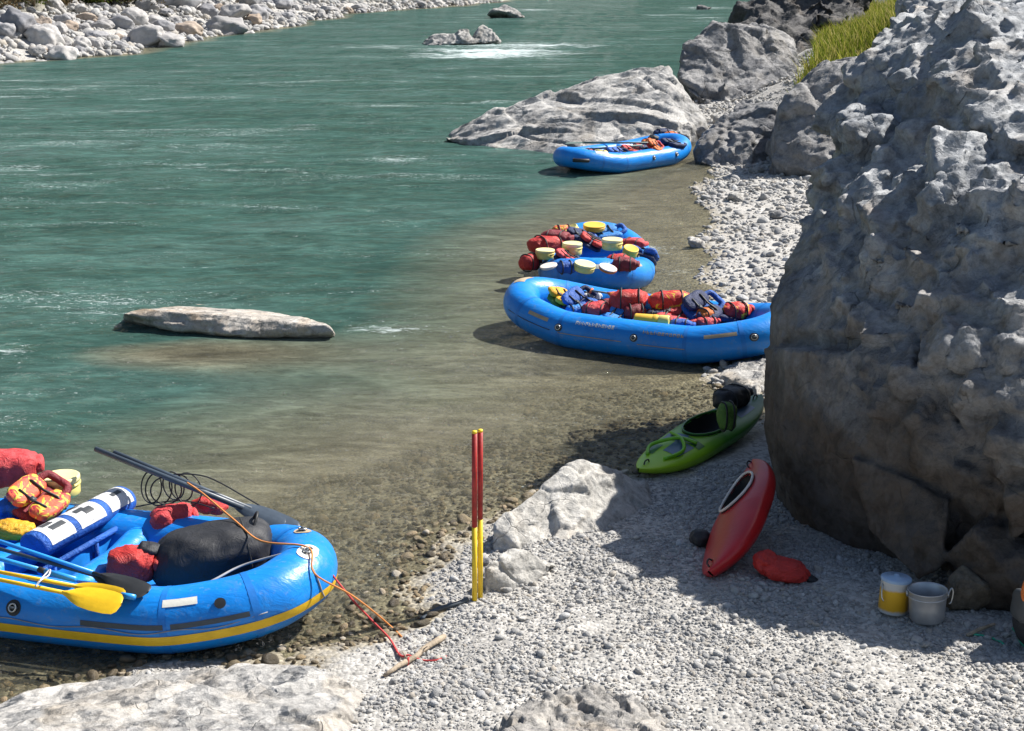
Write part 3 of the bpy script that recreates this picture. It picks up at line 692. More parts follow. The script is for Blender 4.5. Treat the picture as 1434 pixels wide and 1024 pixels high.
while cnt < 275 and tries < 20000:
    tries += 1
    u = r.random()**1.5*(len(line)-1); i = int(u); a, b = line[i], line[min(i+1, len(line)-1)]; q = a.lerp(b, u-i)
    nrm = Vector((-(b-a).y, (b-a).x, 0)).normalized(); off = r.uniform(-.6, 10.5); q = q+nrm*off
    if q.y < 60: continue
    pxx = W/2+F*q.x/(q.y*math.cos(TH)+CH*math.sin(TH))
    if pxx < -60 or pxx > 660: continue
    w = math.exp(r.gauss(math.log(.82), .38)); w = min(max(w, .4), 1.9)
    if any((q.x-x)**2+(q.y-y)**2 < ((w+ww)*.38)**2 for x, y, ww in fb): continue
    q.z = gh(q.x, q.y); mi = r.choice([0, 0, 0, 0, 1, 1, 2])
    row = 'at the waterline' if off < 2.2 else ('halfway up' if off < 6.5 else 'along the top')
    size = 'small' if w < .7 else ('middling' if w < 1.05 else 'large')
    o = far_boulder(q, 0, w, mi, r.randrange(10000), f'{size} {tone[mi]} boulder {row} of the far boulder bank', .85)
    o['group'] = f'{size} {tone[mi]} boulders {row} of the far bank'; cnt += 1

#%%PART3
# ------------------------------------------------------------------ gear materials
M['raft_blue'] = None
def raft_mat():
    t = NT('raft_blue'); c = t.coord(); n = t.noise(c, 3, 6, .6)
    col = t.ramp(n, [(.3, (.004, .20, .66)), (.7, (.010, .26, .78))])
    g = t.noise(c, 14, 6, .7)
    col = t.mix(t.ramp(g, [(.56, 0.), (.78, .45)]), col, (.30, .34, .36))
    g2 = t.noise(c, 5, 8, .75, .5); col = t.mix(t.ramp(g2, [(.54, 0.), (.72, .30)]), col, (.16, .22, .27))
    w = t.noise(t.coord('Object', (2.2, 7, 7)), 1., 4, .6, .8)
    h = t.math('ADD', w, t.math('MULTIPLY', t.noise(c, 60, 3), .06))
    return t.done(t.pbsdf(col, .38, t.bump(h, .25, .05), Specular_IOR_Level=.45))
M['raft_blue'] = raft_mat()
M['seam'] = simple('seam', (.006, .18, .60), .5)
M['floor_blue'] = simple('floor_blue', (.01, .21, .62), .5)
M['stripe'] = simple('stripe', (.80, .50, .02), .5, .12)
M['strip_grey'] = simple('strip_grey', (.06, .075, .09), .6)
M['patch_tan'] = simple('patch_tan', (.42, .33, .22), .7, .25)
M['white_patch'] = simple('white_patch', (.72, .70, .62), .6, .12)
M['metal'] = simple('metal', (.55, .55, .54), .35, .2, Metallic=.9)
M['alu'] = simple('alu', (.50, .51, .52), .42, .2, 4, .1, Metallic=.7)
M['black'] = simple('black', (.016, .017, .018), .55)
M['dark_grey'] = simple('dark_grey', (.05, .055, .06), .5)
M['red_fab'] = fabric('red_fab', (.52, .028, .022), .55)
M['pink_fab'] = fabric('pink_fab', (.62, .055, .06), .6)
M['maroon_fab'] = fabric('maroon_fab', (.22, .02, .03), .6)
M['blue_fab'] = fabric('blue_fab', (.012, .10, .42), .6)
M['navy_fab'] = fabric('navy_fab', (.010, .022, .085), .65)
M['sky_fab'] = fabric('sky_fab', (.02, .22, .62), .55)
M['orange_fab'] = fabric('orange_fab', (.65, .15, .02), .6)
M['gold_fab'] = fabric('gold_fab', (.78, .40, .015), .55)
M['black_fab'] = fabric('black_fab', (.020, .021, .025), .62, .22, .25)
M['green_fab'] = fabric('green_fab', (.10, .20, .03), .65)
M['white_fab'] = fabric('white_fab', (.70, .70, .70), .6, .1)
M['drum'] = simple('drum', (.78, .66, .20), .45, .1, 5, .1)
M['drum_lid'] = simple('drum_lid', (.82, .74, .36), .45, .1)
M['drum_gold'] = simple('drum_gold', (.80, .50, .06), .45, .1)
M['disc_white'] = simple('disc_white', (.75, .66, .58), .5, .15)
M['yellow_pl'] = simple('yellow_pl', (.85, .52, .015), .4, .1)
M['blue_pl'] = simple('blue_pl', (.03, .30, .72), .35, .1)
M['oar_grey'] = simple('oar_grey', (.065, .085, .11), .38, .2)
M['oar_green'] = simple('oar_green', (.16, .22, .19), .5, .2)
M['rope_red'] = simple('rope_red', (.55, .05, .05), .8)
M['rope_orange'] = simple('rope_orange', (.65, .24, .06), .8)
M['rope_grey'] = simple('rope_grey', (.30, .30, .31), .8)
M['rope_green'] = simple('rope_green', (.04, .36, .22), .7)
M['wood'] = simple('wood', (.36, .29, .21), .85, .35, 12, .6, 40, .02)
M['pole_red'] = simple('pole_red', (.36, .018, .014), .5, .3, 14)
M['pole_yellow'] = simple('pole_yellow', (.80, .55, .02), .45, .15)
def pattern(name, base, spots, scale):
    t = NT(name); c = t.coord(); n = t.noise(c, scale, 3, .5, 1.8); n2 = t.noise(c, scale*1.3, 2, .5, 1.5)
    col = base
    for k, (cc, th) in enumerate(spots):
        col = t.mix(t.ramp(n if k % 2 == 0 else n2, [(th, 0.), (th+.03, 1.)]), col, cc)
    w = t.noise(c, 8, 4, .6, 2)
    return t.done(t.pbsdf(col, .6, t.bump(w, .5, .04)))
M['pat_red'] = pattern('pat_red', (.55, .03, .025), [((.75, .45, .03), .56), ((.10, .25, .05), .70)], 5)
M['pat_orange'] = pattern('pat_orange', (.68, .11, .05), [((.78, .55, .06), .50), ((.50, .03, .05), .57)], 7)

# ------------------------------------------------------------------ gear builders (shapes in local space, placed by their Empty)
_IC = {}
def lump_me(name, size, pw=2.6, wr=.06, seed=0, sub=4, fold=None):
    if sub not in _IC: _IC[sub] = ico(sub)
    d, f = _IC[sub]
    v = d/((np.abs(d)**pw).sum(1)**(1/pw))[:, None]
    s = np.array(size)/2.; v = v*s
    m = min(size); q = v/m
    nz = fbm(q*1.3+seed*3.7, seed % 40, 3)*.7+ridged(q*np.array(fold or (1.2, 2.6, 1.6))+seed, seed % 37, 3)*.45
    v = v*(1+wr*2*nz)[:, None]
    return mesh_np(name, v, f)
def lump(name, mat, parent, size, loc=(0, 0, 0), rot=(0, 0, 0), pw=2.6, wr=.06, seed=0, sub=4, fold=None):
    o = obj(name, lump_me(name, size, pw, wr, seed, sub, fold), mat, parent); o.location = loc; o.rotation_euler = rot; return o
def ring_pts(rx, ry, n=20, x=0, pw=2.4):
    out = []
    for k in range(n):
        a = 2*math.pi*k/n; c, s = math.cos(a), math.sin(a); q = (abs(c)**pw+abs(s)**pw)**(-1/pw)
        out.append(Vector((x, c*q*rx, s*q*ry)))
    return out
SEED = [100]
def dry_bag(label, pos, size=(.6, .32, .3), yaw=0, mat='red_fab', pitch=0, roll=0, strap='black', cat='dry bag', name='dry_bag', group=None, wr=.05, neck=True, straps=True):
    SEED[0] += 1; sd = SEED[0]
    t = thing(name, label, cat, pos, (roll, pitch, yaw), group); a, b, c = size
    lump('body', M[mat], t, size, pw=2.7, wr=wr*1.7, seed=sd, fold=(2.4, 1.6, 1.6))
    if neck: lump('rolled_top', M[mat], t, (a*.18, b*.72, c*.42), (a*.52, 0, c*.04), pw=3, wr=.08, seed=sd+7, sub=3)
    for x in (-.22, .22) if straps else ():
        MB().tube(ring_pts(b*.515, c*.515, 22, x*a), .012, 5, True).build('strap', M[strap], t)
    return t
def life_vest(label, pos, yaw=0, mat='red_fab', mat2='navy_fab', tilt=(0, 0), s=1., group='life vests in the rafts'):
    SEED[0] += 1; sd = SEED[0]
    t = thing('life_vest', label, 'life vest', pos, (tilt[0], tilt[1], yaw), group)
    for k, y in enumerate((-.14, .14)):
        lump('front_panel', M[mat], t, (.46*s, .25*s, .12*s), (.0, y*s, .05*s), (.15*(1 if y > 0 else -1), .06, .05*y), 3.4, .05, sd+k, 3)
    lump('back_panel', M[mat2], t, (.5*s, .5*s, .10*s), (.02, 0, -.05*s), (0, -.05, 0), 3.4, .05, sd+5, 3)
    MB().tube(cr([(.2*s, -.15*s, .04*s), (.3*s, -.12*s, .07*s), (.33*s, 0, .05*s), (.3*s, .12*s, .07*s), (.2*s, .15*s, .04*s)], 5), .04*s, 8).build('collar', M[mat2], t)
    for x in (-.1, .08):
        MB().tube([(x*s, -.27*s, .03*s), (x*s, -.15*s, .118*s), (x*s, 0, .095*s), (x*s, .15*s, .118*s), (x*s, .27*s, .03*s)], .014*s, 5).build('strap', M['black'], t)
    MB().box((-.1*s, 0, .11*s), (.06*s, .06*s, .02*s)).build('buckle', M['dark_grey'], t, bevel=.005)
    return t
def drum(label, pos, r=.18, h=.2, yaw=0, tilt=(0, 0), mat='drum', lid='drum_lid', group='yellow drums in the rafts', cat='drum', name='drum'):
    if 'end-on' in label: r, h = r*.9, h*.8
    t = thing(name, label, cat, pos, (tilt[0], tilt[1], yaw), group)
    MB().lathe([(0, -h/2), (r*.9, -h/2), (r*.97, -h/2+.02), (r*.98, h*.18), (r*.93, h*.2)], 30).build('body', M[mat], t)
    MB().lathe([(r*.93, h*.2), (r, h*.22), (r*1.01, h*.46), (r*.97, h*.5), (r*.90, h*.515), (r*.86, h*.50), (0, h*.51)], 30).build('lid', M[lid], t)
    MB().lathe([(r*.99, h*.04), (r*1.03, h*.06), (r*1.03, h*.14), (r*.99, h*.16)], 30).build('band', M[mat], t)
    return t
def blade(mb, p0, d, side, L, Wd, th=.012):
    nrm = d.cross(side).normalized(); prof = [(0, .16), (.08, .30), (.2, .62), (.35, .88), (.55, 1.), (.8, 1.), (.93, .9), (.985, .62), (1., .2)]
    for sgn in (1, -1):
        rows = []
        for t, w in prof:
            row = []
            for k in range(9):
                s = -1+k/4
                z = th*(1-abs(s)**2.2)*(1.6-t)+(.006 if abs(s) < .2 else 0)*(1-t)
                row.append(p0+d*(L*t)+side*(Wd/2*w*s)+nrm*(sgn*z+.03*t*t*L-.012*s*s*0))
            rows.append(row)
        mb.grid(rows, flip=sgn < 0)
    return mb
def paddle(label, p0, p1, bl=.48, bw=.20, shaft='blue_pl', bmat='black', face=Vector((0, 0, 1)), r=.016, tip=None, name='paddle', group='paddles lying in the rafts', cat='paddle', grip=True, neck=None):
    p0, p1 = Vector(p0), Vector(p1); L = (p1-p0).length; d = (p1-p0)/L
    t = thing(name, label, cat, p0, (0, 0, 0), group); o = Vector((0, 0, 0))
    side = d.cross(face).normalized()
    e = d*(L-bl*.75)
    if neck:
        m = d*(L-bl-neck); MB().tube([o, m], r, 10).build('shaft', M[shaft], t); MB().tube([m, e], r*.9, 10).build('ferrule', M[bmat], t)
    else: MB().tube([o, e], [r, r], 10).build('shaft', M[shaft], t)
    blade(MB(), d*(L-bl), d, side, bl, bw).build('blade', M[bmat], t)
    if grip: MB().tube([-side*.05, side*.05], .018, 8).build('grip', M[bmat], t)
    if tip: MB().tube([d*L*.985, d*(L+.10)], .026, 8).build('tip', M[tip], t)
    return t
def rope(label, pts, r, mat, n=6, name='rope', cat='rope', group=None):
    P = cr(pts, n)
    o = MB().tube(P, r, 6).build(name, M[mat]); return tag(o, label, cat, group)

# ------------------------------------------------------------------ rafts
class Raft:
    def __init__(s, label, loc, yaw, RAD=.26, kick=.30, tilt=(0, 0), sx=1., sy=1., square=False):
        s.R = RAD
        s.root = thing('raft', label, 'raft', loc, (tilt[0], tilt[1], yaw), 'blue rafts at the beach')
        h = [(1.98, .20, 1.), (1.72, .56, .62), (1.02, .80, .04)]
        c = [(x, y, z) for x, y, z in h]+[(-x, y, z) for x, y, z in h[::-1]]
        c = c+[(x, -y, z) for x, y, z in c[::-1]]
        c = [Vector((x*sx-(.26 if x > 0 else -.26)*.35, y*sy, z*kick)) for x, y, z in c]
        pts = []
        for i, p in enumerate(c):
            a, b = c[i-1], c[(i+1) % len(c)]
            for q in (a, b):
                dd = (q-p); pts.append(p+dd.normalized()*min(.15, dd.length*.4))
        for _ in range(2):
            pts = [x for i in range(len(pts)) for x in (pts[i-1]*.75+pts[i]*.25, pts[i-1]*.25+pts[i]*.75)]
        ln = [0]
        for i in range(len(pts)): ln.append(ln[-1]+(pts[(i+1) % len(pts)]-pts[i]).length)
        s.L = ln[-1]; s.n = 160; s.P = []
        j = 0
        for k in range(s.n):
            t = s.L*k/s.n
            while ln[j+1] < t: j += 1
            f = (t-ln[j])/(ln[j+1]-ln[j]); s.P.append(pts[j].lerp(pts[(j+1) % len(pts)], f))
        s.z0 = RAD*.82
        rows = [[s.at(k/s.n, 360*q/28) for q in range(28)] for k in range(s.n)]
        MB().grid(rows, True, True).build('tube', M['raft_blue'], s.root)
    def frame(s, u):
        x = (u % 1)*s.n; i = int(x); f = x-i
        p = s.P[i % s.n].lerp(s.P[(i+1) % s.n], f)
        T = (s.P[(i+2) % s.n]-s.P[(i-1) % s.n]).normalized()
        N = Vector((T.y, -T.x, 0)).normalized()
        if N.dot(p) < 0: N = -N
        B = N.cross(T); B = B if B.z > 0 else -B
        return p+Vector((0, 0, s.z0)), N, B
    def at(s, u, a, off=0.):
        p, N, B = s.frame(u); a = R(a); return p+(s.R+off)*(math.cos(a)*N+math.sin(a)*B)
    def u(s, x, y):
        return min(range(s.n), key=lambda k: (s.P[k].x-x)**2+(s.P[k].y-y)**2)/s.n
    def patch(s, name, mat, u0, u1, a0, a1, off=.004, nu=None, parent=None, mb=None):
        nu = nu or max(3, int(abs(u1-u0)*s.n*1.5)); nv = max(3, int(abs(a1-a0)/8))
        rows = [[s.at(u0+(u1-u0)*i/nu, a0+(a1-a0)*j/nv, off) for j in range(nv+1)] for i in range(nu+1)]
        if mb is not None: mb.grid(rows); return
        return MB().grid(rows).build(name, M[mat], parent or s.root)
    def round_patch(s, mb, u, a, r, off):
        w = r/s.L; da = math.degrees(r/s.R); rows = []
        for rr in (0., .5, 1.):
            rows.append([s.at(u+w*rr*math.cos(6.2832*k/16), a+da*rr*math.sin(6.2832*k/16), off) for k in range(16)])
        mb.grid(rows, False, True)
    def d_ring(s, u, a, mat='strip_grey', r=.075):
        mb = MB(); s.round_patch(mb, u, a, r, .005); b = mb.build('d_ring_patch', M[mat], s.root)
        pts = [s.at(u+.032/s.L*math.cos(6.2832*k/12), a+math.degrees(.032/s.R)*math.sin(6.2832*k/12), .022) for k in range(12)]
        MB().tube(pts, .008, 6, True).build('ring', M['metal'], b)
        MB().tube([s.at(u-.04/s.L, a, .006), s.at(u-.012/s.L, a, .026), s.at(u+.012/s.L, a, .026), s.at(u+.04/s.L, a, .006)], .013, 6).build('webbing', M['strip_grey'], b)
    def seams(s):
        for sx in (-1, 1):
            for x, y in ((1.0, .8), (1.68, .56)):
                for sy in (-1, 1):
                    uu = s.u(sx*x, sy*y); s.patch('seam_tape', 'seam', uu-.026/s.L, uu+.026/s.L, -60, 200, .003, 2)
    def inside(s, thw=(-.62, .45), r=.17):
        inn = [(s.P[k].x*.93, s.P[k].y*.9, .0) for k in range(0, s.n, 2)]
        n = len(inn); rows = []
        for rr in (0., .35, .7, 1.):
            rows.append([Vector((x*rr, y*rr, .10+.03*abs(math.sin(y*rr*14))+.10*max(0, abs(x*rr)-1.1))) for x, y, z in inn])
        MB().grid(rows, False, True).build('floor', M['floor_blue'], s.root)
        for x in thw:
            pts = [(x, -.72+1.44*k/10, .30-.01*math.cos(k)) for k in range(11)]
            MB().tube(pts, [r*(.96+.04*math.sin(k*.8)) for k in range(11)], 18).build('thwart', M['raft_blue'], s.root)
    def strip(s, x0, y0, x1, y1, a0, a1, mat, name='chafing_strip', off=.005):
        u0, u1 = s.u(x0, y0), s.u(x1, y1)
        if u1-u0 > .5: u1 -= 1
        if u0-u1 > .5: u0 -= 1
        return s.patch(name, mat, u0, u1, a0, a1, off)
    def letters(s, x0, x1, y, a, h, mat, seed, name='lettering'):
        """worn, no longer readable printed word on the tube: a row of small strokes"""
        r = random.Random(seed); mb = MB(); u0, u1 = s.u(x0, y), s.u(x1, y); n = int(abs(x1-x0)/.052); da = math.degrees(h/s.R)
        st = (u1-u0)/n
        for k in range(n):
            ua = u0+st*k; w = st*.72; k2 = r.randrange(5); t = st*.22
            s.patch('', None, ua, ua+t, a, a+da, .006, 2, mb=mb)
            if k2 in (0, 1, 3): s.patch('', None, ua+t, ua+w, a+da*.72, a+da, .006, 2, mb=mb)
            if k2 in (0, 2, 3): s.patch('', None, ua+t, ua+w, a, a+da*.26, .006, 2, mb=mb)
            if k2 in (1, 4, 0): s.patch('', None, ua+w-t, ua+w, a+da*.2, a+da*.78, .006, 2, mb=mb)
            if k2 in (2, 3): s.patch('', None, ua+t, ua+w, a+da*.4, a+da*.6, .006, 2, mb=mb)
        return mb.build(name, M[mat], s.root)
    def line(s, name, mat, uas, r=.008, off=.008):
        return MB().tube(cr([s.at(u, a, off) for u, a in uas], 5), r, 5).build(name, M[mat], s.root)
    def w(s, u, a, off=0.):
        return s.root.matrix_basis @ s.at(u, a, off)
def mat_basis(o): return Matrix.LocRotScale(o.location, o.rotation_euler, None)

# ---- nearest raft, bottom left
A = Raft('nearest raft with a yellow side stripe loaded with a black duffel and paddles', (-3.70, 12.10, .02), R(-13), RAD=.285, kick=.18)
A.seams(); A.inside((-.95, -.02), .15)
A.strip(-1.4, -.7, -1.2, -.75, -20, -3, 'stripe', 'side_stripe'); 
k0, k1 = A.u(-1.9, -.35), A.u(1.9, .35)
A.patch('side_stripe', 'stripe', A.u(-1.8, -.3), A.u(-1.8, -.3)+(((A.u(1.86, .1)-A.u(-1.8, -.3)+.5) % 1)-.5 if True else 0), -22, -4, .006, 90)
A.strip(1.05, -.76, 1.6, -.6, 8, 17, 'strip_grey'); A.strip(.3, -.8, 1.0, -.8, 8, 17, 'strip_grey')
A.strip(.98, -.78, 1.25, -.68, 46, 60, 'white_patch', 'label_patch')
A.d_ring(A.u(1.84, -.05), 72, 'white_patch', .09); A.d_ring(A.u(1.78, .42), 88, 'patch_tan', .08); A.d_ring(A.u(-.3, -.8), 25, 'black', .07)
A.line('grab_line', 'rope_grey', [(A.u(1.84, -.05)-.004, 74), (A.u(1.84, -.05)-.012, 30), (A.u(1.84, -.05)-.01, -5), (A.u(1.84, -.05)-.006, -22)], .007)
mbv = MB(); A.round_patch(mbv, A.u(1.42, -.7), 40, .045, .012); mbv.build('valve', M['black'], A.root)
A.line('safety_line', 'rope_grey', [(A.u(x, y), 1+6*(k % 2)) for k, (x, y) in enumerate(((-1.6, -.6), (-1.2, -.78), (-.8, -.8), (-.4, -.8), (0, -.8), (.4, -.8), (.8, -.8), (1.1, -.76), (1.4, -.68), (1.7, -.55)))], .005)
# ---- second raft, beside the boulder
Bq = Raft('raft half hidden by the boulder heaped with red bags and vests', (2.09, 21.29, .02), R(-27), RAD=.275, kick=.25, sx=1.12, sy=1.05)
Bq.seams(); Bq.inside((-.5, .6))
Bq.strip(-1.55, -.66, -1.15, -.8, 26, 38, 'patch_tan'); Bq.strip(1.2, -.78, 1.62, -.62, 30, 42, 'patch_tan')
Bq.strip(-1.93, -.1, -1.9, .12, 62, 100, 'patch_tan'); 
Bq.letters(-.75, -.1, -.84, 36, .06, 'white_patch', 3); Bq.letters(.35, .95, -.84, 34, .05, 'patch_tan', 5)
for x in (-1.0, .2, 1.75): Bq.d_ring(Bq.u(x, -.84 if x < 1.5 else -.5), 18, 'strip_grey', .06)
Bq.line('piping', 'patch_tan', [(Bq.u(x, -.84), 2) for x in (-1.0, -.6, -.2, .05)], .006); Bq.line('piping', 'patch_tan', [(Bq.u(x, -.84), 0) for x in (.25, .5, .8, 1.0)], .006)
Bq.line('piping', 'strip_grey', [(Bq.u(x, y), 4) for x, y in ((-1.8, -.45), (-1.6, -.6), (-1.3, -.74), (-1.1, -.82))], .006)
# ---- third raft, seen end on
C3 = Raft('raft seen end on and heaped with yellow drums and bags', (1.56, 25.95, .02), R(87), RAD=.265, kick=.20, sx=.94, sy=1.0)
C3.seams(); C3.inside((-.75, .5), .2)
uE = C3.u(-1.95, 0)
C3.patch('worn_patch', 'white_patch', uE-.02, uE+.03, 28, 46, .005); C3.patch('chafing_strip', 'patch_tan', uE-.075, uE-.055, 40, 52, .005); C3.patch('chafing_strip', 'patch_tan', uE+.06, uE+.085, 38, 50, .005)
C3.d_ring(uE-.11, 40, 'white_patch', .06)
# ---- farthest raft by the slab
D4 = Raft('farthest raft moored at the foot of the big pale slab', (3.15, 40.3, .02), R(44), RAD=.275, kick=.20, sx=1.16, sy=1.04)
D4.seams(); D4.inside((-.6, .5))
for x in (-.0, 1.0): D4.d_ring(D4.u(x, -.8), 15, 'strip_grey', .07)
uE = D4.u(-2.0, -.1); D4.patch('worn_patch', 'white_patch', uE+.05, uE+.085, 55, 80, .005)
MB().tube([D4.at(uE+.01, 0, .02), D4.at(uE+.01, 0, .1), D4.at(uE+.035, 5, .1), D4.at(uE+.035, 5, .02)], .05, 8).build('carry_handle', M['black'], D4.root)
bpy.context.view_layer.update()

# ------------------------------------------------------------------ cargo of the nearest raft
dry_bag('bright red bag at the left edge of the picture on the nearest raft', gz(8, 655, .72), (.62, .42, .36), .3, 'pink_fab', straps=False, wr=.08)
life_vest('orange and yellow patterned vest in front of the red bag on the nearest raft', gz(52, 702, .66), 1.2, 'pat_orange', 'maroon_fab', (.5, -.2), 1.0)
dry_bag('small blue bag against the patterned vest on the nearest raft', gz(22, 708, .62), (.34, .24, .2), 1.0, 'blue_fab', straps=False, wr=.08)
drum('pale yellow drum on the far tube of the nearest raft', gz(86, 679, .66), .185, .2)
dry_bag('golden yellow folded bag in front of the patterned vest', gz(16, 742, .52), (.46, .26, .16), -.3, 'gold_fab', neck=False, straps=False, wr=.08)
dry_bag('red bag tucked behind the black duffel on the nearest raft', gz(240, 727, .50), (.42, .34, .28), .4, 'pink_fab', straps=False, wr=.08)
dry_bag('dark red bag below the raised grey oars', gz(292, 708, .50), (.34, .2, .16), -.5, 'red_fab', straps=False, wr=.08)
dry_bag('red bag in front of the black duffel with a drawn neck', gz(184, 790, .47), (.46, .36, .34), .1, 'red_fab', wr=.06, straps=False)
t = thing('duffel_bag', 'big black duffel bag lying in the bow of the nearest raft', 'duffel bag', gz(298, 776, .47), (0, -.10, .32))
lump('body', M['black_fab'], t, (1.12, .68, .56), pw=2.6, wr=.055, seed=5, sub=5, fold=(1.0, 2.0, 1.2))
lump('gathered_neck', M['black_fab'], t, (.30, .26, .22), (-.52, .04, .12), (0, .5, 0), 2.2, .16, 9, 4, (1, 5, 5))
for x in (.30,): MB().tube(ring_pts(.305, .25, 24, x), .016, 5, True).build('strap', M['black'], t)
MB().tube(cr([(.38, -.12, .2), (.44, -.05, .29), (.46, .05, .29), (.42, .12, .2)], 5), .015, 6).build('handle', M['black'], t)
# white and blue roll with printed marks, on a blue slung frame
pa, pb = gz(62, 758, .56), gz(160, 705, .56)
ax = (pb-pa); L = ax.length; yaw = math.atan2(ax.y, ax.x); mid = (pa+pb)/2
t = thing('rolled_banner', 'white and blue roll printed with dark marks across the nearest raft', 'roll', mid, (0, 0, yaw))
rr = .165; LL = L*1.32
def rollg(x0, x1, a0, a1, off):
    return [[Vector((x0+(x1-x0)*i/6, (rr+off)*math.cos(R(a0+(a1-a0)*j/14)), (rr+off)*.8*math.sin(R(a0+(a1-a0)*j/14)))) for j in range(15)] for i in range(7)]
MB().tube([(-LL/2, 0, 0), (-LL/2+.03, 0, 0), (LL/2-.03, 0, 0), (LL/2, 0, 0)], [rr*.8, rr, rr, rr*.85], 24).build('roll', M['blue_fab'], t).scale = (1, 1, .8)
for x0, x1 in ((-.44, -.19), (-.13, .14), (.20, .45)): MB().grid(rollg(x0*LL, x1*LL, -15, 172, .004)).build('white_panel', M['white_fab'], t)
mk = MB()
for x0, x1, a0, a1 in ((-.38, -.28, 70, 92), (-.36, -.22, 100, 122), (-.08, .02, 88, 108), (-.02, .07, 100, 128), (.30, .40, 100, 118), (.33, .40, 30, 48), (.33, .36, 48, 60)): mk.grid(rollg(x0*LL, x1*LL, a0, a1, .008))
mk.build('printed_marks', M['dark_grey'], t)
ringp = [Vector((.02*LL+.055*math.cos(6.2832*k/16), (rr+.009)*math.cos(R(48)+.36*math.sin(6.2832*k/16)), (rr+.009)*.8*math.sin(R(48)+.36*math.sin(6.2832*k/16)))) for k in range(16)]
MB().tube(ringp, .011, 5, True).build('printed_ring', M['dark_grey'], t)
t = thing('sling_frame', 'blue frame with white edged panels under the printed roll', 'frame', mid+Vector((.10, -.17, -.28)), (0, 0, yaw))
MB().tube([(-LL*.56, -.08, .16), (LL*.5, -.08, .16)], .030, 8).build('top_rail', M['blue_fab'], t)
for x in (-.42, .02, .44): MB().box((x*LL, -.085, .02), (.045, .03, .34)).build('post', M['blue_fab'], t, bevel=.006)
for x0, x1 in ((-.40, .0), (.04, .42)):
    MB().grid([[Vector(((x0+(x1-x0)*i/8)*LL, -.07+.02*math.sin(i), .14-(.27*(1-((i-4)/4)**2*.35))*j/4)) for j in range(5)] for i in range(9)]).build('panel', M['floor_blue'], t)
    MB().tube([Vector(((x0+(x1-x0)*i/8)*LL, -.085+.02*math.sin(i), .14-.27*(1-((i-4)/4)**2*.35))) for i in range(9)], .008, 5).build('piping', M['white_fab'], t)
MB().box((0, 0, -.10), (LL*.95, .16, .14)).build('base', M['blue_fab'], t, bevel=.02)
# raised oars with blades at the bow
o0, o1 = gz(134, 629, 1.02), gz(398, 735, .62)
paddle('long dark oar pointing up out of the nearest raft', o0, o1, .62, .17, 'oar_grey', 'oar_grey', Vector((.1, -.6, .8)), .028, name='oar', group='dark oars in the nearest raft', cat='oar', grip=False)
paddle('second dark oar just behind the raised one with its blade in the bow', gz(160, 634, .99), gz(416, 740, .60), .70, .19, 'oar_grey', 'oar_grey', Vector((0, -.5, .85)), .028, name='oar', group='dark oars in the nearest raft', cat='oar', grip=False)
loops = MB()
for k in range(6):
    c = gz(212+k*10, 682+(k % 3)*3, .72); rx, rz = .10+.02*(k % 3), .15+.015*(k % 2)
    loops.tube([c+Vector((rx*math.cos(6.2832*q/20), .05*math.sin(6.2832*q/20+k)+k*.01, rz*math.sin(6.2832*q/20))) for q in range(20)], .008, 5, True)
tag(loops.build('strap_coil', M['black']), 'coil of thin black strap hanging from the raised oars', 'strap')
rope('black cord from the oars to the far tube and the bow', [gz(243, 664, .95), gz(290, 668, .92), gz(350, 700, .75), gz(395, 728, .62), gz(412, 738, .6)], .007, 'black', cat='cord', name='cord')
rope('black cord across the far tube behind the red bag', [gz(190, 710, .56), gz(228, 703, .58), gz(262, 702, .58), gz(300, 712, .55)], .007, 'black', cat='cord', name='cord')
# paddles over the near tube
paddle('blue shafted paddle with a black blade uppermost in the nearest raft', gz(-60, 738, .70), gz(206, 828, .60), .52, .19, 'blue_pl', 'black', Vector((0, -.35, .9)), .02, neck=.10)
paddle('black shafted paddle between the two blue shafts', gz(-60, 752, .66), gz(190, 822, .58), .48, .18, 'dark_grey', 'black', Vector((0, -.35, .9)), .018)
t = thing('oar_shaft', 'thick light blue oar shaft with an open end over the near tube', 'oar shaft', gz(-60, 766, .66)); q = gz(106, 812, .60)-gz(-60, 766, .66)
MB().tube([(0, 0, 0), q*.75], .022, 10).build('shaft', M['blue_pl'], t); MB().tube([q*.75, q], .027, 10).build('sleeve', M['blue_pl'], t); MB().tube([q*.70, q*.755], .0275, 10).build('collar', M['black'], t)
paddle('yellow paddle with a blue tip lying over the near tube', gz(-60, 790, .64), gz(174, 834, .58), .52, .13, 'yellow_pl', 'yellow_pl', Vector((0, -.8, .55)), .018, tip='blue_pl')
paddle('lower yellow paddle whose broad blade hangs outside the near tube', gz(-60, 800, .64), gz(168, 846, .57), .55, .22, 'yellow_pl', 'yellow_pl', Vector((0, -.55, .8)), .018)
rope('pale cord tying the two yellow paddles together', [gz(50, 822, .66), gz(58, 812, .70), gz(68, 806, .70), gz(70, 798, .70), gz(62, 806, .68), gz(52, 818, .66)], .007, 'white_fab', cat='cord', name='cord')
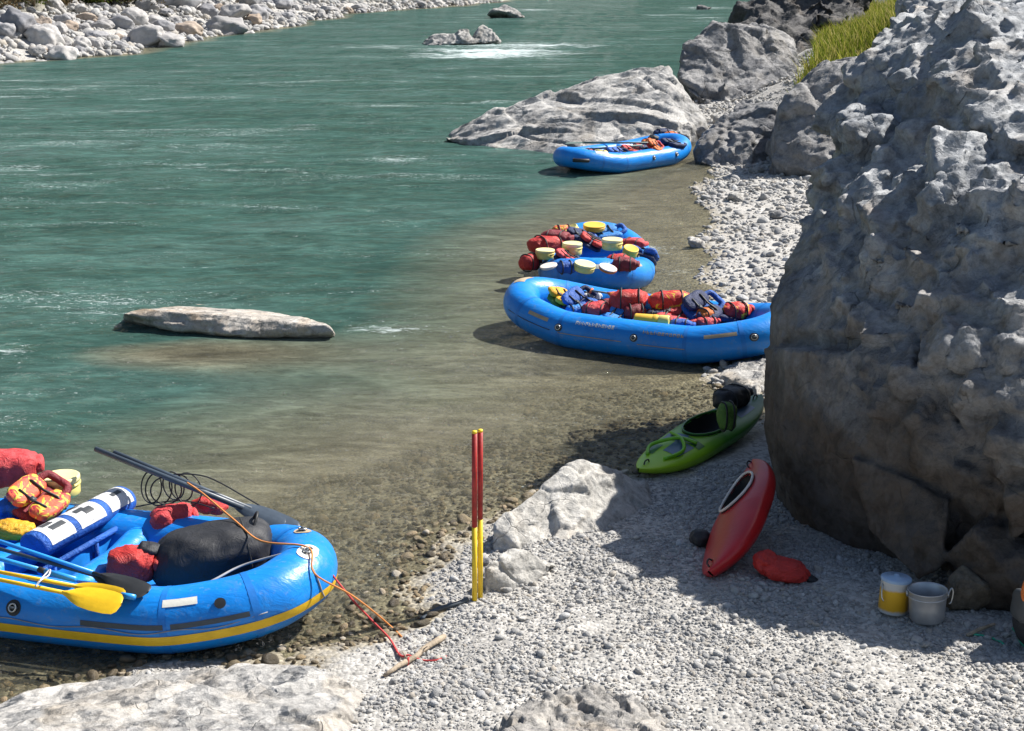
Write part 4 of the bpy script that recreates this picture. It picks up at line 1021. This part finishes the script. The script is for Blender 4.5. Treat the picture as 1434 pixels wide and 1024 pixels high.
# ropes from the bow to the shore
RG = lambda px, py, dz=.012: ghit(px, py)+Vector((0, 0, dz))
dring = mat_basis(A.root) @ A.at(A.u(1.84, -.05), 74, .03); dr2 = mat_basis(A.root) @ A.at(A.u(1.78, .42), 88, .03)
rope('orange rope from the raised oars over the duffel to the bow ring and ashore', [gz(262, 676, .95), gz(285, 692, .88), gz(330, 730, .78), gz(366, 758, .70), dring, gz(440, 803, .60), gz(490, 832, .40), gz(525, 858, .22), RG(548, 880), RG(562, 893)], .009, 'rope_orange')
rope('grey rope along the inside of the near tube to the bow ring', [gz(205, 832, .45), gz(226, 840, .47), gz(262, 830, .50), gz(300, 812, .55), gz(345, 790, .58), dring], .011, 'rope_grey')
rope('red rope from the bow tied round the driftwood stick', [dr2, gz(440, 762, .56), gz(462, 800, .48), gz(492, 838, .30), gz(520, 868, .14), RG(545, 898, .03), RG(560, 922, .03), RG(572, 925, .05)], .009, 'rope_red')
rope('loose end of red rope on the gravel past the stick', [RG(572, 925, .05), RG(590, 926), RG(610, 927), RG(625, 921)], .008, 'rope_red')

# ------------------------------------------------------------------ cargo of the raft beside the boulder
def at2(zx, zy, z): return gz(680+zx/3.585, 290+zy/3.585, z)
VB = 'in the raft beside the boulder'
life_vest('yellow and green vest at the left end '+VB, at2(385, 465, .55), .6, 'gold_fab', 'green_fab', (.4, .2), .9)
life_vest('blue vest leaning at the left end '+VB, at2(470, 485, .52), .9, 'blue_fab', 'navy_fab', (.5, -.3), 1.0)
dry_bag('dark blue bag low at the left end '+VB, at2(415, 520, .42), (.4, .24, .2), -.3, 'navy_fab')
dry_bag('pinkish red rounded bag with a twisted top '+VB, at2(560, 520, .48), (.52, .36, .26), -.4, 'pink_fab', wr=.07)
life_vest('small blue vest between pink and red bags '+VB, at2(665, 555, .45), -.5, 'sky_fab', 'blue_fab', (.3, .2), .8)
dry_bag('big red bag with a black net panel '+VB, at2(725, 480, .62), (.62, .40, .42), -.1, 'red_fab')
dry_bag('round dark red bag before the netted one '+VB, at2(752, 535, .5), (.42, .3, .3), .1, 'maroon_fab')
dry_bag('large red bag with yellow and green pattern '+VB, at2(930, 480, .65), (.68, .36, .36), .05, 'pat_red')
dry_bag('small red bag beside the patterned one '+VB, at2(1045, 490, .58), (.36, .26, .24), .3, 'red_fab')
life_vest('navy vest leaning right of the yellow and green patterned bag', at2(1085, 515, .60), .8, 'navy_fab', 'blue_fab', (.6, -.2), 1.1)
dry_bag('small orange bag on the navy vest '+VB, at2(1105, 540, .56), (.3, .22, .2), .8, 'orange_fab')
drum('yellow drum lying on the near tube '+VB, at2(835, 572, .50), .10, .52, -.3, (0, math.pi/2), 'drum_gold', 'drum')
life_vest('pink red vest right of the yellow drum '+VB, at2(950, 562, .47), -.35, 'pink_fab', 'red_fab', (.2, .1), 1.1)
dry_bag('small blue bag on the near tube under the pink red vest', at2(985, 588, .47), (.34, .2, .16), -.35, 'blue_fab')
dry_bag('pinkish bag pointing up beside the blue one '+VB, at2(1110, 578, .47), (.36, .22, .18), .5, 'pink_fab')
dry_bag('red and orange bag at the right end '+VB, at2(1255, 520, .56), (.5, .3, .26), .5, 'pat_red')
life_vest('navy vest low at the right end '+VB, at2(1190, 555, .45), .4, 'navy_fab', 'maroon_fab', (.2, .2), .9)
for zx, zy, z, sz, yw, mt, lb in ((610, 495, .5, (.34, .24, .2), .4, 'maroon_fab', 'maroon bag behind the pinkish twisted one'), (820, 505, .56, (.36, .26, .24), -.3, 'sky_fab', 'light blue bag between the netted and patterned ones'), (1005, 535, .5, (.32, .22, .2), .2, 'pink_fab', 'pink bag under the patterned one'), (870, 545, .5, (.4, .24, .18), -.2, 'navy_fab', 'navy bag just right of the yellow drum'), (520, 455, .55, (.36, .22, .2), .6, 'white_fab', 'whitish bag behind the blue vest'), (1150, 520, .54, (.34, .24, .2), -.3, 'blue_fab', 'blue bag between navy vests'), (1210, 520, .52, (.3, .2, .2), .3, 'maroon_fab', 'maroon bag next to the red and orange one'), (450, 520, .46, (.32, .22, .18), .3, 'sky_fab', 'light blue bag under the blue vest')):
    dry_bag(lb+' '+VB, at2(zx, zy, z), sz, yw, mt, wr=.08)
paddle('paddle with an orange grip across the back of the raft beside the boulder', at2(530, 420, .72), at2(668, 440, .72), .2, .13, 'oar_green', 'orange_fab', Vector((0, -.5, .8)), .016)
rope('dark line looped over the back tube of the raft beside the boulder', [at2(960, 462, .62), at2(1060, 460, .7), at2(1165, 466, .68), at2(1170, 490, .6), at2(1140, 500, .5)], .010, 'black', cat='cord', name='cord')

# ------------------------------------------------------------------ cargo of the end-on raft
def at3(zx, zy, z): return gz(720+zx/6.829, 300+zy/6.829, z)
VC = 'on the end-on raft'
drum('yellow drum at the left tube above the red bag '+VC, at3(295, 380, .60), .19, .20)
drum('tall yellow drum left of centre '+VC, at3(555, 330, .66), .20, .27)
drum('broad yellow drum right of centre '+VC, at3(937, 285, .70), .21, .24)
drum('orange yellow drum tilted at the right tube '+VC, at3(1110, 360, .62), .155, .2, 0, (.3, .2), 'drum_gold', 'drum_gold')
drum('yellow drum lying across the near thwart '+VC, at3(672, 505, .66), .20, .17, .2, (.15, .12))
drum('yellow drum tilted at the top left of the pile '+VC, at3(562, 165, .74), .14, .22, 0, (.2, -.5), 'drum_gold', 'drum')
drum('widest yellow drum at the top of the pile '+VC, at3(765, 125, .80), .23, .14, 0, (.1, 0), 'drum_gold', 'drum_gold')
drum('smaller orange drum under the widest one '+VC, at3(715, 170, .70), .13, .18, 0, (.2, .1), 'drum_gold', 'drum')
drum('orange and white disc tilted on the near tube '+VC, at3(895, 522, .70), .17, .08, 0, (.2, .25), 'orange_fab', 'disc_white', group='flat discs on the end-on raft', name='disc', cat='disc')
drum('pale whitish disc at the left of the near tube '+VC, at3(330, 500, .70), .16, .06, 0, (.1, -.2), 'disc_white', 'disc_white', group='flat discs on the end-on raft', name='disc', cat='disc')
dry_bag('large red bag with dark stripes on the left '+VC, at3(320, 290, .62), (.70, .5, .34), .5, 'red_fab')
dry_bag('maroon bag topping the left pile '+VC, at3(400, 225, .72), (.56, .34, .26), -.4, 'maroon_fab')
dry_bag('red bag hanging over the left tube '+VC, at3(150, 460, .46), (.42, .3, .3), .9, 'red_fab')
life_vest('red vest among blue ones in the middle '+VC, at3(735, 270, .66), 1.4, 'red_fab', 'navy_fab', (.5, 0), .9)
life_vest('navy vest behind the red one '+VC, at3(630, 235, .66), .4, 'navy_fab', 'blue_fab', (.3, .2), 1.)
life_vest('red and blue striped vest by the left thwart '+VC, at3(500, 430, .55), 1.1, 'pink_fab', 'navy_fab', (.5, .1), .85)
dry_bag('blue round bag on the near tube left of the lying drum', at3(492, 508, .64), (.34, .26, .22), .2, 'blue_fab')
dry_bag('dark red bag on the right tube '+VC, at3(1000, 450, .62), (.44, .32, .24), -.2, 'red_fab')
dry_bag('maroon blue bag below the orange drum '+VC, at3(1060, 480, .62), (.42, .3, .24), -.1, 'maroon_fab')
dry_bag('red bag at the far right edge '+VC, at3(1140, 280, .62), (.46, .3, .2), -.5, 'pink_fab')
life_vest('light blue vest at the top right of the pile '+VC, at3(885, 205, .62), .2, 'sky_fab', 'blue_fab', (.2, -.2), 1.1)
life_vest('blue vest draped over the right tube '+VC, at3(1235, 400, .48), 1.2, 'blue_fab', 'navy_fab', (.1, .6), 1.)
paddle('paddle with a black blade poking out on the right of the end-on raft', at3(1180, 420, .5), at3(1350, 570, .22), .42, .16, 'oar_grey', 'black', Vector((0, -.7, .6)), .016)
dry_bag('dark blue bag behind the tall drum '+VC, at3(560, 250, .62), (.4, .3, .26), .3, 'blue_fab')
dry_bag('red bag at the top left behind the tilted drum '+VC, at3(470, 175, .70), (.44, .3, .28), .2, 'pat_orange')

# ------------------------------------------------------------------ cargo of the farthest raft
def at4(zx, zy, z): return gz(755+zx/6.235, 170+zy/6.235, z-.04)
VD = 'in the farthest raft'
dry_bag('pale yellow bag near the stern '+VD, at4(540, 285, .52), (.44, .26, .24), -.4, 'drum', wr=.04)
life_vest('blue vest beside the yellow bag '+VD, at4(690, 290, .5), .7, 'blue_fab', 'navy_fab', (.3, 0), 1.1)
life_vest('red vest in the middle '+VD, at4(800, 265, .52), .8, 'red_fab', 'maroon_fab', (.3, .1), 1.)
life_vest('orange red vest standing upright '+VD, at4(1010, 222, .60), .9, 'orange_fab', 'red_fab', (.7, 0), .85)
life_vest('dark navy vest on the bow '+VD, at4(1165, 212, .55), .7, 'navy_fab', 'navy_fab', (.2, .1), 1.2)
dry_bag('dark bag with a pale top behind the orange vest '+VD, at4(1010, 165, .55), (.5, .3, .3), .6, 'black_fab')
dry_bag('navy bag on the far side of the bow '+VD, at4(1075, 115, .62), (.6, .34, .34), .4, 'navy_fab')
dry_bag('small orange bag on the far side of the bow '+VD, at4(1150, 125, .66), (.4, .24, .24), .4, 'orange_fab')
dry_bag('dark blue bag next to the red vest '+VD, at4(900, 245, .5), (.5, .3, .24), .8, 'navy_fab')
for zx, zy, z, sz, yw, mt, lb in ((620, 275, .5, (.4, .26, .22), .4, 'maroon_fab', 'maroon bag behind the yellow one'), (760, 250, .52, (.4, .3, .24), .7, 'sky_fab', 'light blue bag behind the red vest'), (860, 235, .54, (.4, .28, .24), .5, 'red_fab', 'small red bag left of the orange vest'), (950, 190, .56, (.44, .3, .26), .8, 'orange_fab', 'orange bag behind the upright vest'), (440, 268, .5, (.36, .24, .2), .6, 'pink_fab', 'pinkish bag left of the yellow one'), (1090, 200, .56, (.4, .3, .24), .6, 'blue_fab', 'blue bag before the navy vest')):
    dry_bag(lb+' '+VD, at4(zx, zy, z), sz, yw, mt, wr=.08)
paddle('long greenish oar along the far tube of the farthest raft', at4(1010, 190, .66), at4(230, 185, .56), .7, .18, 'oar_green', 'oar_green', Vector((0, -.2, 1)), .03, name='oar', group='oars of the farthest raft', cat='oar', grip=False)
paddle('shorter greenish oar across the cargo of the farthest raft', at4(900, 210, .66), at4(270, 255, .56), .7, .18, 'oar_green', 'oar_green', Vector((0, -.2, 1)), .03, name='oar', group='oars of the farthest raft', cat='oar', grip=False)

# ------------------------------------------------------------------ kayaks
def kayak(label, pos, rot, Lk, Wk, mat, rimmat, ck=(.05, .42, .20), extra=None):
    t = thing('kayak', label, 'kayak', pos, rot, 'kayaks on the beach'); n, m = 72, 40; V = []; rows = []
    def sec(x):
        s = abs(2*x/Lk); w = Wk/2*(1-s**2.6)**.72 if s < 1 else 0; w = max(w, .012)
        kl = -.16+.20*s**3; dk = .13+.03*math.cos(x*2)-.05*s+(.04*s**3)
        dk = max(dk, kl+.03); return w, kl, dk
    for i in range(n+1):
        x = -Lk/2+Lk*i/n; w, kl, dk = sec(x); c = (kl+dk)/2+.02; row = []
        for j in range(m):
            a = 2*math.pi*j/m; ca, sa = math.cos(a), math.sin(a)
            y = w*math.copysign(abs(ca)**.75, ca); z = c+(dk-c)*sa*(1-.25*abs(ca)) if sa > 0 else c+(c-kl)*math.copysign(abs(sa)**.8, sa)
            row.append(Vector((x, y, z)))
        rows.append(row)
    mb = MB(); mb.grid(rows, False, True)
    cx, ca_, cb = ck
    keep = []
    for q in mb.f:
        c = sum((Vector(mb.v[i]) for i in q), Vector())/len(q)
        if c.z > .03 and ((c.x-cx)/ca_)**2+(c.y/cb)**2 < 1: continue
        keep.append(q)
    mb.f = keep; hull = mb.build('hull', M[mat], t)
    def dz(x, y):
        w, kl, dk = sec(x); c = (kl+dk)/2+.02; q = min(1, abs(y)/w)**(1/.75); sa = math.sqrt(max(0, 1-q*q)); return c+(dk-c)*sa*(1-.25*q)
    rim = [Vector((cx+(ca_+.02)*math.cos(6.2832*k/36), (cb+.015)*math.sin(6.2832*k/36), 0)) for k in range(36)]
    for p in rim: p.z = dz(p.x, p.y)+.022
    MB().tube(rim, .013, 8, True).build('cockpit_rim', M[rimmat], t)
    b = MB(); b.grid([[Vector((cx+(p.x-cx)*f*1.0, p.y*f, p.z*(1-g)-.12*g)) for p in rim] for f, g in ((1.03, 0.02), (.99, .35), (.9, .8), (.6, 1.), (0.01, 1.02))], False, True); b.build('cockpit', M['black'], t)
    lump('seat', M['dark_grey'], t, (.26, .26, .10), (cx-.12, 0, -.04), pw=3, wr=.02, seed=4, sub=3)
    for sx in (-1, 1):
        x = sx*Lk*.44; z = dz(x, 0); MB().tube(cr([(x-.05, 0, z), (x-.03, 0, z+.035), (x+.03, 0, z+.035), (x+.05, 0, z)], 4), .009, 6).build('grab_handle', M['black'], t)
    def deck_patch(name, mt, x0, x1, y0, y1, off=.004):
        MB().grid([[Vector((x0+(x1-x0)*i/8, (y0+(y1-y0)*j/6)*sec(x0+(x1-x0)*i/8)[0], dz(x0+(x1-x0)*i/8, (y0+(y1-y0)*j/6)*sec(x0+(x1-x0)*i/8)[0])+off)) for j in range(7)] for i in range(9)]).build(name, M[mt], t)
    return t, deck_patch, dz
def plastic(name, col): return simple(name, col, .32, .12, 3, .12, 9, .02)
M['kayak_red'] = plastic('kayak_red', (.42, .012, .015)); M['kayak_green'] = plastic('kayak_green', (.20, .50, .015)); M['kayak_dkgreen'] = plastic('kayak_dkgreen', (.03, .16, .02)); M['kayak_slate'] = plastic('kayak_slate', (.10, .16, .22))
M['rim_pale'] = simple('rim_pale', (.62, .58, .52), .5)
k0 = ghit(893, 672); kz = Vector((math.cos(R(50)), math.sin(R(50)), 0))
LK = 2.7
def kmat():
    t = NT('kayak_lime_shade'); c = t.coord(); sx = t.n('ShaderNodeSeparateXYZ'); t.l(c, sx.inputs[0])
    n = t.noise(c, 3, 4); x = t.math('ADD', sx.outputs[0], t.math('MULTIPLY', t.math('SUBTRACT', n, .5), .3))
    col = t.ramp(t.math('MULTIPLY_ADD', x, 1/LK, .5), [(.02, (.42, .66, .02)), (.30, (.30, .55, .02)), (.5, (.06, .26, .025)), (1, (.03, .13, .02))])  # hull darkens sternward, its shade painted into the green
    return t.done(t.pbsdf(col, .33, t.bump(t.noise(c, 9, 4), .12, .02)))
M['kayak_lime_shade'] = kmat()
kt, dp, kdz = kayak('lime kayak with dark green panels at the water edge with its stern behind the boulder', k0+kz*(LK/2)+Vector((0, 0, .17)), (R(4), R(-5), R(50)), LK, .68, 'kayak_lime_shade', 'kayak_dkgreen', (.08, .40, .21))
dp('deck_panel', 'kayak_slate', -.82, -.52, -.65, .1); dp('deck_panel', 'kayak_slate', -.55, -.36, -.1, .75)
dp('deck_panel', 'kayak_dkgreen', -.95, -.70, .35, .8); dp('deck_panel', 'kayak_dkgreen', -.5, -.38, -.8, -.1); dp('deck_panel', 'kayak_slate', .55, .95, -.6, .6)
MB().tube(cr([(-1.0, .12, kdz(-1.0, .12)+.01), (-.8, .20, kdz(-.8, .2)+.05), (-.55, .0, kdz(-.55, 0)+.05), (-.45, -.2, kdz(-.45, -.2)+.03)], 6), .022, 6).build('deck_strap', M['kayak_green'], kt)
MB().tube(cr([(-.98, -.1, kdz(-1.0, .1)+.01), (-.72, -.18, kdz(-.72, .18)+.04), (-.55, -.05, kdz(-.55, 0)+.05), (-.40, .2, kdz(-.4, .2)+.03)], 6), .022, 6).build('deck_strap', M['kayak_green'], kt)
top = k0+kz*2.15
dry_bag('dark gear bag on the stern of the green kayak', top+Vector((-.1, .0, .46)), (.6, .34, .26), R(50), 'black_fab')
dry_bag('small pale topped bag standing behind the green kayak', gz(1018, 583, .55), (.22, .2, .34), .3, 'green_fab', neck=False)
pb0 = ghit(978, 793); pb1 = Vector((2.42, 14.1, .5))
dirk = (Vector((pb1.x, pb1.y, 0))-Vector((pb0.x, pb0.y, 0))); yk = math.atan2(dirk.y, dirk.x)
kayak('red kayak lying on its side against the left foot of the boulder', pb0+dirk.normalized()*.92+Vector((.10, -.46, .31)), (R(-46), R(-15), yk), 1.86, .74, 'kayak_red', 'rim_pale', (.30, .30, .18))

# ------------------------------------------------------------------ poles, pots, small things on the beach
def pole(label, px, py0, py1, pyc):
    b = ghit(px, py1); tp = gy(px, py0, b.y); c = gy(px, pyc, b.y); t = thing('pole', label, 'pole', b, (0, 0, 0), 'poles standing in the gravel')
    MB().tube([(0, 0, -.1), c-b], .0245, 14).build('lower_section', M['pole_yellow'], t); MB().tube([c-b, tp-b], .0245, 14).build('upper_section', M['pole_red'], t)
    MB().tube([tp-b, tp-b+Vector((0, 0, .022))], .023, 14).build('end_cap', M['pole_yellow'], t)
pole('left one of the two upright red and yellow poles', 664.5, 607, 841, 738); pole('right one of the two upright red and yellow poles with its red part shorter', 672.5, 605, 838, 727)
q = ghit(1250, 856)
def can_mat():
    t = NT('can'); c = t.coord(); sx = t.n('ShaderNodeSeparateXYZ'); t.l(c, sx.inputs[0])
    n = t.noise(c, 14, 4); z = t.math('ADD', sx.outputs[2], t.math('MULTIPLY', t.math('SUBTRACT', n, .5), .04))
    col = t.ramp(t.math('MULTIPLY', z, 3.2), [(.06, (.55, .55, .55)), (.14, (.75, .40, .02)), (.66, (.78, .46, .03)), (.72, (.60, .60, .58))], 'LINEAR')
    return t.done(t.pbsdf(col, .4, t.bump(n, .1, .01)))
M['can'] = can_mat(); M['lid_blue'] = simple('lid_blue', (.30, .42, .58), .4)
t = thing('lidded_can', 'yellow and white can with a pale blue lid in the shade of the boulder', 'can', q, (R(-3), R(4), .3)); h = .30; r = .125
MB().lathe([(0, 0), (r*.93, 0), (r, .012), (r, h*.92), (r*1.03, h*.94), (r*1.03, h*.97), (r, h)], 30).build('body', M['can'], t)
MB().lathe([(r*1.04, h*.95), (r*1.05, h*1.02), (r*.96, h*1.05), (r*.2, h*1.07), (r*.18, h*1.12), (0, h*1.13)], 30).build('lid', M['lid_blue'], t)
MB().tube(cr([(-r*1.02, 0, h*.86), (-r*1.2, -.03, h*.7), (-r*1.22, -.05, h*.5), (-r*1.12, -.06, h*.42)], 5), .006, 6).build('handle', M['metal'], t)
q = ghit(1298, 868); t = thing('cooking_pot', 'open dented metal pot beside the yellow can', 'pot', q, (R(-2), R(-3), -.2)); h = .275; r = .16
MB().lathe([(0, .004), (r*.82, .004), (r*.9, .02), (r*.94, h*.5), (r, h*.97), (r*1.04, h), (r*1.01, h*1.01), (r*.96, h*.97), (r*.9, h*.5), (r*.84, .03), (0, .025)], 36).build('body', M['alu'], t)
MB().lathe([(r*.985, h*.78), (r*1.01, h*.79), (r*1.01, h*.81), (r*.985, h*.82)], 36).build('band', M['alu'], t)
for s in (-1, 1): MB().box((s*r*1.03, 0, h*.86), (.02, .05, .05)).build('ear', M['alu'], t, bevel=.006)
MB().tube(cr([(r*1.05, 0, h*.88), (r*1.22, .02, h*1.03), (r*1.30, .02, h*.9), (r*1.22, .01, h*.62), (r*1.1, 0, h*.55)], 6), .007, 6).build('handle', M['metal'], t)
q = ghit(1098, 812); t = thing('dry_bag', 'red crumpled bag with a dark tip lying in the boulder shade', 'dry bag', q+Vector((0, 0, .10)), (0, .12, R(-14)))
lump('body', M['red_fab'], t, (.50, .30, .20), (-.03, 0, 0), pw=2.2, wr=.11, seed=61, sub=4, fold=(1, 3, 3)); lump('dark_tip', M['black_fab'], t, (.16, .10, .07), (.25, 0, -.04), (0, .3, 0), pw=2.2, wr=.08, seed=62, sub=3)
lump('crumpled_end', M['red_fab'], t, (.22, .26, .2), (-.18, .02, .03), (0, 0, .3), 2.4, .12, 63, 4, (2, 3, 3))
q = ghit(985, 770); lump_t = tag(lump('bag', M['black_fab'], None, (.2, .2, .16), q+Vector((-.02, .1, .08)), (0, 0, .4), 2.4, .08, 64), 'small black pouch half under the bow of the red kayak', 'pouch')
# driftwood, and a dark strip for the shadow of the poles
a, b = RG(538, 950, .02), RG(624, 896, .04); d = b-a
t = thing('driftwood', 'bare driftwood stick with the red rope tied to it', 'stick', a)
pts = [d*k/8+Vector((.012*math.sin(k*2.1), .012*math.cos(k*1.7), .012*math.sin(k*1.3))) for k in range(9)]
MB().tube(pts, [.014, .02, .022, .024, .024, .027, .026, .03, .022], 9).build('stem', M['wood'], t)
MB().tube([pts[3], pts[3]+Vector((-.05, .04, .07))], [.008, .004], 6).build('twig', M['wood'], t); MB().tube([pts[5], pts[5]+Vector((.05, -.02, .05))], [.008, .004], 6).build('twig', M['wood'], t)
MB().tube([pts[3]+Vector((math.cos(k*.6)*.005, math.cos(k*.785)*.03, math.sin(k*.785)*.03)) for k in range(17)], .008, 5).build('rope_knot', M['rope_red'], t)
a, b = RG(590, 868, .0), RG(655, 843, .03)
tag(MB().tube(cr([a, a.lerp(b, .35)+Vector((0, .02, .02)), a.lerp(b, .7)+Vector((.02, 0, .01)), b], 5), .022, 7).build('driftwood', M['strip_grey']), 'dark strip of debris and painted pole shadow at the foot of the poles', 'stick')  # dark tube laid where the poles' shadow and some debris darken the gravel
a, b = RG(1354, 893, .02), RG(1392, 880, .04)
tag(MB().tube([a, a.lerp(b, .5)+Vector((0, 0, .01)), b], [.014, .018, .012], 7).build('driftwood', M['wood']), 'short dry stick next to the green cord at the right edge', 'stick')
rope('green cord on the gravel beside the short stick', [RG(1362, 890), RG(1380, 893), RG(1398, 899), RG(1406, 905)], .010, 'rope_green', cat='cord', name='cord')
rope('green strap running to the dark backpack at the right edge', [RG(1418, 884, .03), RG(1424, 890, .02), RG(1430, 902, .012), RG(1440, 910, .012)], .013, 'rope_green', cat='strap', name='strap')
q = ghit(1456, 905); t = thing('backpack', 'dark backpack with an orange strap cut by the right edge', 'backpack', q+Vector((0, 0, .28)), (0, 0, .2))
lump('body', M['black_fab'], t, (.42, .38, .58), pw=3, wr=.03, seed=71); lump('side_pocket', M['dark_grey'], t, (.10, .24, .26), (-.2, 0, .10), (0, .1, 0), pw=3, wr=.04, seed=72)
MB().tube(cr([(-.17, -.08, .10), (-.23, -.05, .22), (-.17, 0, .34), (-.08, .02, .38)], 5), .022, 6).build('shoulder_strap', M['orange_fab'], t)

# ------------------------------------------------------------------ grass above the rocks and dry bushes
def leaf_mat(name, stops, sss=.0):
    t = NT(name); c = t.coord(); g = t.n('ShaderNodeNewGeometry')
    col = t.ramp(g.outputs['Random Per Island'], stops); col = t.mix(1., col, t.ramp(t.noise(c, .6, 4), [(.3, .7), (.7, 1.25)]), 'MULTIPLY')
    d = t.n('ShaderNodeBsdfDiffuse'); t.l(col, d.inputs[0]); tr = t.n('ShaderNodeBsdfTranslucent'); t.l(col, tr.inputs[0])
    m = t.n('ShaderNodeMixShader'); m.inputs[0].default_value = .35; t.l(d.outputs[0], m.inputs[1]); t.l(tr.outputs[0], m.inputs[2]); return t.done(m.outputs[0])
M['grass'] = leaf_mat('grass', [(0, (.06, .11, .012)), (.35, (.16, .21, .02)), (.65, (.30, .29, .05)), (1, (.48, .40, .17))])
M['bush_dry'] = leaf_mat('bush_dry', [(0, (.05, .045, .02)), (.5, (.12, .085, .045)), (1, (.22, .16, .09))])
M['bush_green'] = leaf_mat('bush_green', [(0, (.03, .05, .01)), (.5, (.07, .10, .02)), (1, (.14, .15, .04))])
def blades(pts, hmin, hmax, w, lean):
    n = len(pts); r = RNG; h = r.uniform(hmin, hmax, n); a = r.uniform(0, 6.28, n); ln = r.uniform(.1, lean, n)*h
    dx, dy = np.cos(a), np.sin(a); s = np.c_[-dy, dx, np.zeros(n)]*w/2
    d = np.c_[dx, dy, np.zeros(n)]; z = np.array([0, 0, 1.])
    b0 = pts-s; b1 = pts+s; m0 = pts+d*(ln*.3)[:, None]+z*(h*.55)[:, None]-s*.8; m1 = m0+s*1.6; tp = pts+d*ln[:, None]+z*h[:, None]; tq = tp+s*.2
    v = np.stack([b0, b1, m0, m1, tp, tq], 1).reshape(-1, 3); i = np.arange(n)[:, None]*6
    f = np.vstack([i+np.array([0, 1, 3, 2]), i+np.array([2, 3, 5, 4])]); return v, f
poly = P2([ghit(*p) for p in [(1112, 140), (1138, 95), (1150, 40), (1170, -8), (1320, -8), (1300, 60), (1250, 110), (1195, 105), (1140, 200), (1105, 190)]])
lo, hi = poly.min(0), poly.max(0)
p = np.c_[RNG.uniform(lo[0], hi[0], 300000), RNG.uniform(lo[1], hi[1], 300000)]; p = p[inside(p, poly)][:75000]
p = p[pn(np.c_[p*.9, p[:, 0]*0], 6) > -.35]
v, f = blades(np.c_[p, ground_h(p)-.03], .35, .95, .045, .8)
tag(obj('grass', mesh_np('grass', v, f, False), M['grass'], smooth=False), 'yellow green grass on the bank above the rocks', 'grass', kind='stuff')
def bush(label, px, py, wd, ht, mat, seed):
    q = gp_(px, py); r = np.random.default_rng(seed); cl = r.normal(size=(26, 3))*np.array([wd*.3, wd*.3, ht*.25])+np.array([0, 0, ht*.5])
    n = 2600; c = cl[r.integers(0, 26, n)]+r.normal(size=(n, 3))*wd*.09; c[:, 2] = np.abs(c[:, 2])
    u = r.normal(size=(n, 3)); u /= np.linalg.norm(u, axis=1)[:, None]; w_ = np.cross(u, r.normal(size=(n, 3))); w_ /= np.linalg.norm(w_, axis=1)[:, None]
    s = r.uniform(.06, .17, n)[:, None]; v = np.stack([c-u*s, c-w_*s*.5, c+u*s, c+w_*s*.5], 1).reshape(-1, 3)
    f = np.arange(n*4).reshape(n, 4); t = thing('bush', label, 'bush', q, (0, 0, 0), 'bushes above the far bank')
    obj('foliage', mesh_np('foliage', v, f, False), M[mat], t, False)
    st = MB()
    for k in range(0, 26, 3): st.tube([(0, 0, -.1), Vector(cl[k])*.5+Vector((0, 0, .1)), Vector(cl[k])], [.05, .03, .012], 5)
    st.build('stems', M['wood'], t)
for i, a in enumerate([('dry brown bush at the left end above the far bank', 12, 12, 4.5, 3.4, 'bush_dry'), ('dark green bush above the far bank near the left edge', 48, 6, 4.0, 3.6, 'bush_green'), ('tangled brown bush between two green ones on the far bank', 92, 8, 3.6, 2.8, 'bush_dry'),
        ('low olive bush above the middle of the far bank', 128, 4, 3.6, 2.6, 'bush_green'), ('grey brown bush drooping over the far boulders', 170, 9, 4.2, 3.0, 'bush_dry'), ('small dry bush left of the biggest lilac boulder', 192, 2, 3.2, 2.6, 'bush_green'), ('green bush right of the biggest lilac boulder', 285, -2, 4.0, 2.6, 'bush_green'), ('brown scrub at the very top of the far bank', 150, -8, 5.0, 3.4, 'bush_dry'), ('olive scrub behind the dark green bush at upper left', 30, -10, 5.0, 4.0, 'bush_green'), ('dry scrub behind the tangled bush at upper left', 100, -12, 5.0, 4.0, 'bush_dry'), ('scrub above the barrel shaped boulder', 330, -8, 4.5, 2.6, 'bush_dry'), ('low scrub behind the whitish upright boulder', 225, -10, 5.0, 3.0, 'bush_green')]): bush(*a, 400+i)
# ------------------------------------------------------------------ world, sun, camera
w = bpy.data.worlds.new('World'); S.world = w; w.use_nodes = True; nt = w.node_tree; nt.nodes.clear()
sk = nt.nodes.new('ShaderNodeTexSky'); sk.sky_type = 'NISHITA'; sk.sun_disc = False; sk.sun_elevation = SUN_EL; sk.sun_rotation = SUN_AZ
bg = nt.nodes.new('ShaderNodeBackground'); bg.inputs[1].default_value = .066; ow = nt.nodes.new('ShaderNodeOutputWorld')
nt.links.new(sk.outputs[0], bg.inputs[0]); nt.links.new(bg.outputs[0], ow.inputs[0])
sd = Vector((math.cos(SUN_EL)*math.sin(SUN_AZ), math.cos(SUN_EL)*math.cos(SUN_AZ), math.sin(SUN_EL)))
sl = bpy.data.lights.new('sun', 'SUN'); sl.energy = 5; sl.angle = R(.5); sl.color = (1, .96, .9)
so = bpy.data.objects.new('sun', sl); COL.objects.link(so); so.rotation_euler = sd.to_track_quat('Z', 'Y').to_euler()
cd = bpy.data.cameras.new('camera'); cd.lens = F/W*36; cd.sensor_width = 36; cd.sensor_fit = 'HORIZONTAL'; cd.clip_end = 3000; cd.clip_start = .1
co = bpy.data.objects.new('camera', cd); COL.objects.link(co); co.location = (0, 0, CH); co.rotation_euler = (math.pi/2-TH, 0, 0)
S.camera = co
S.view_settings.view_transform = 'Standard'; S.view_settings.look = 'None'; S.view_settings.gamma = 1; S.view_settings.exposure = .80; S.view_settings.use_curve_mapping = False
S.cycles.max_bounces = 8; S.cycles.transparent_max_bounces = 12; S.cycles.sample_clamp_indirect = 4; S.cycles.caustics_reflective = False; S.cycles.caustics_refractive = False
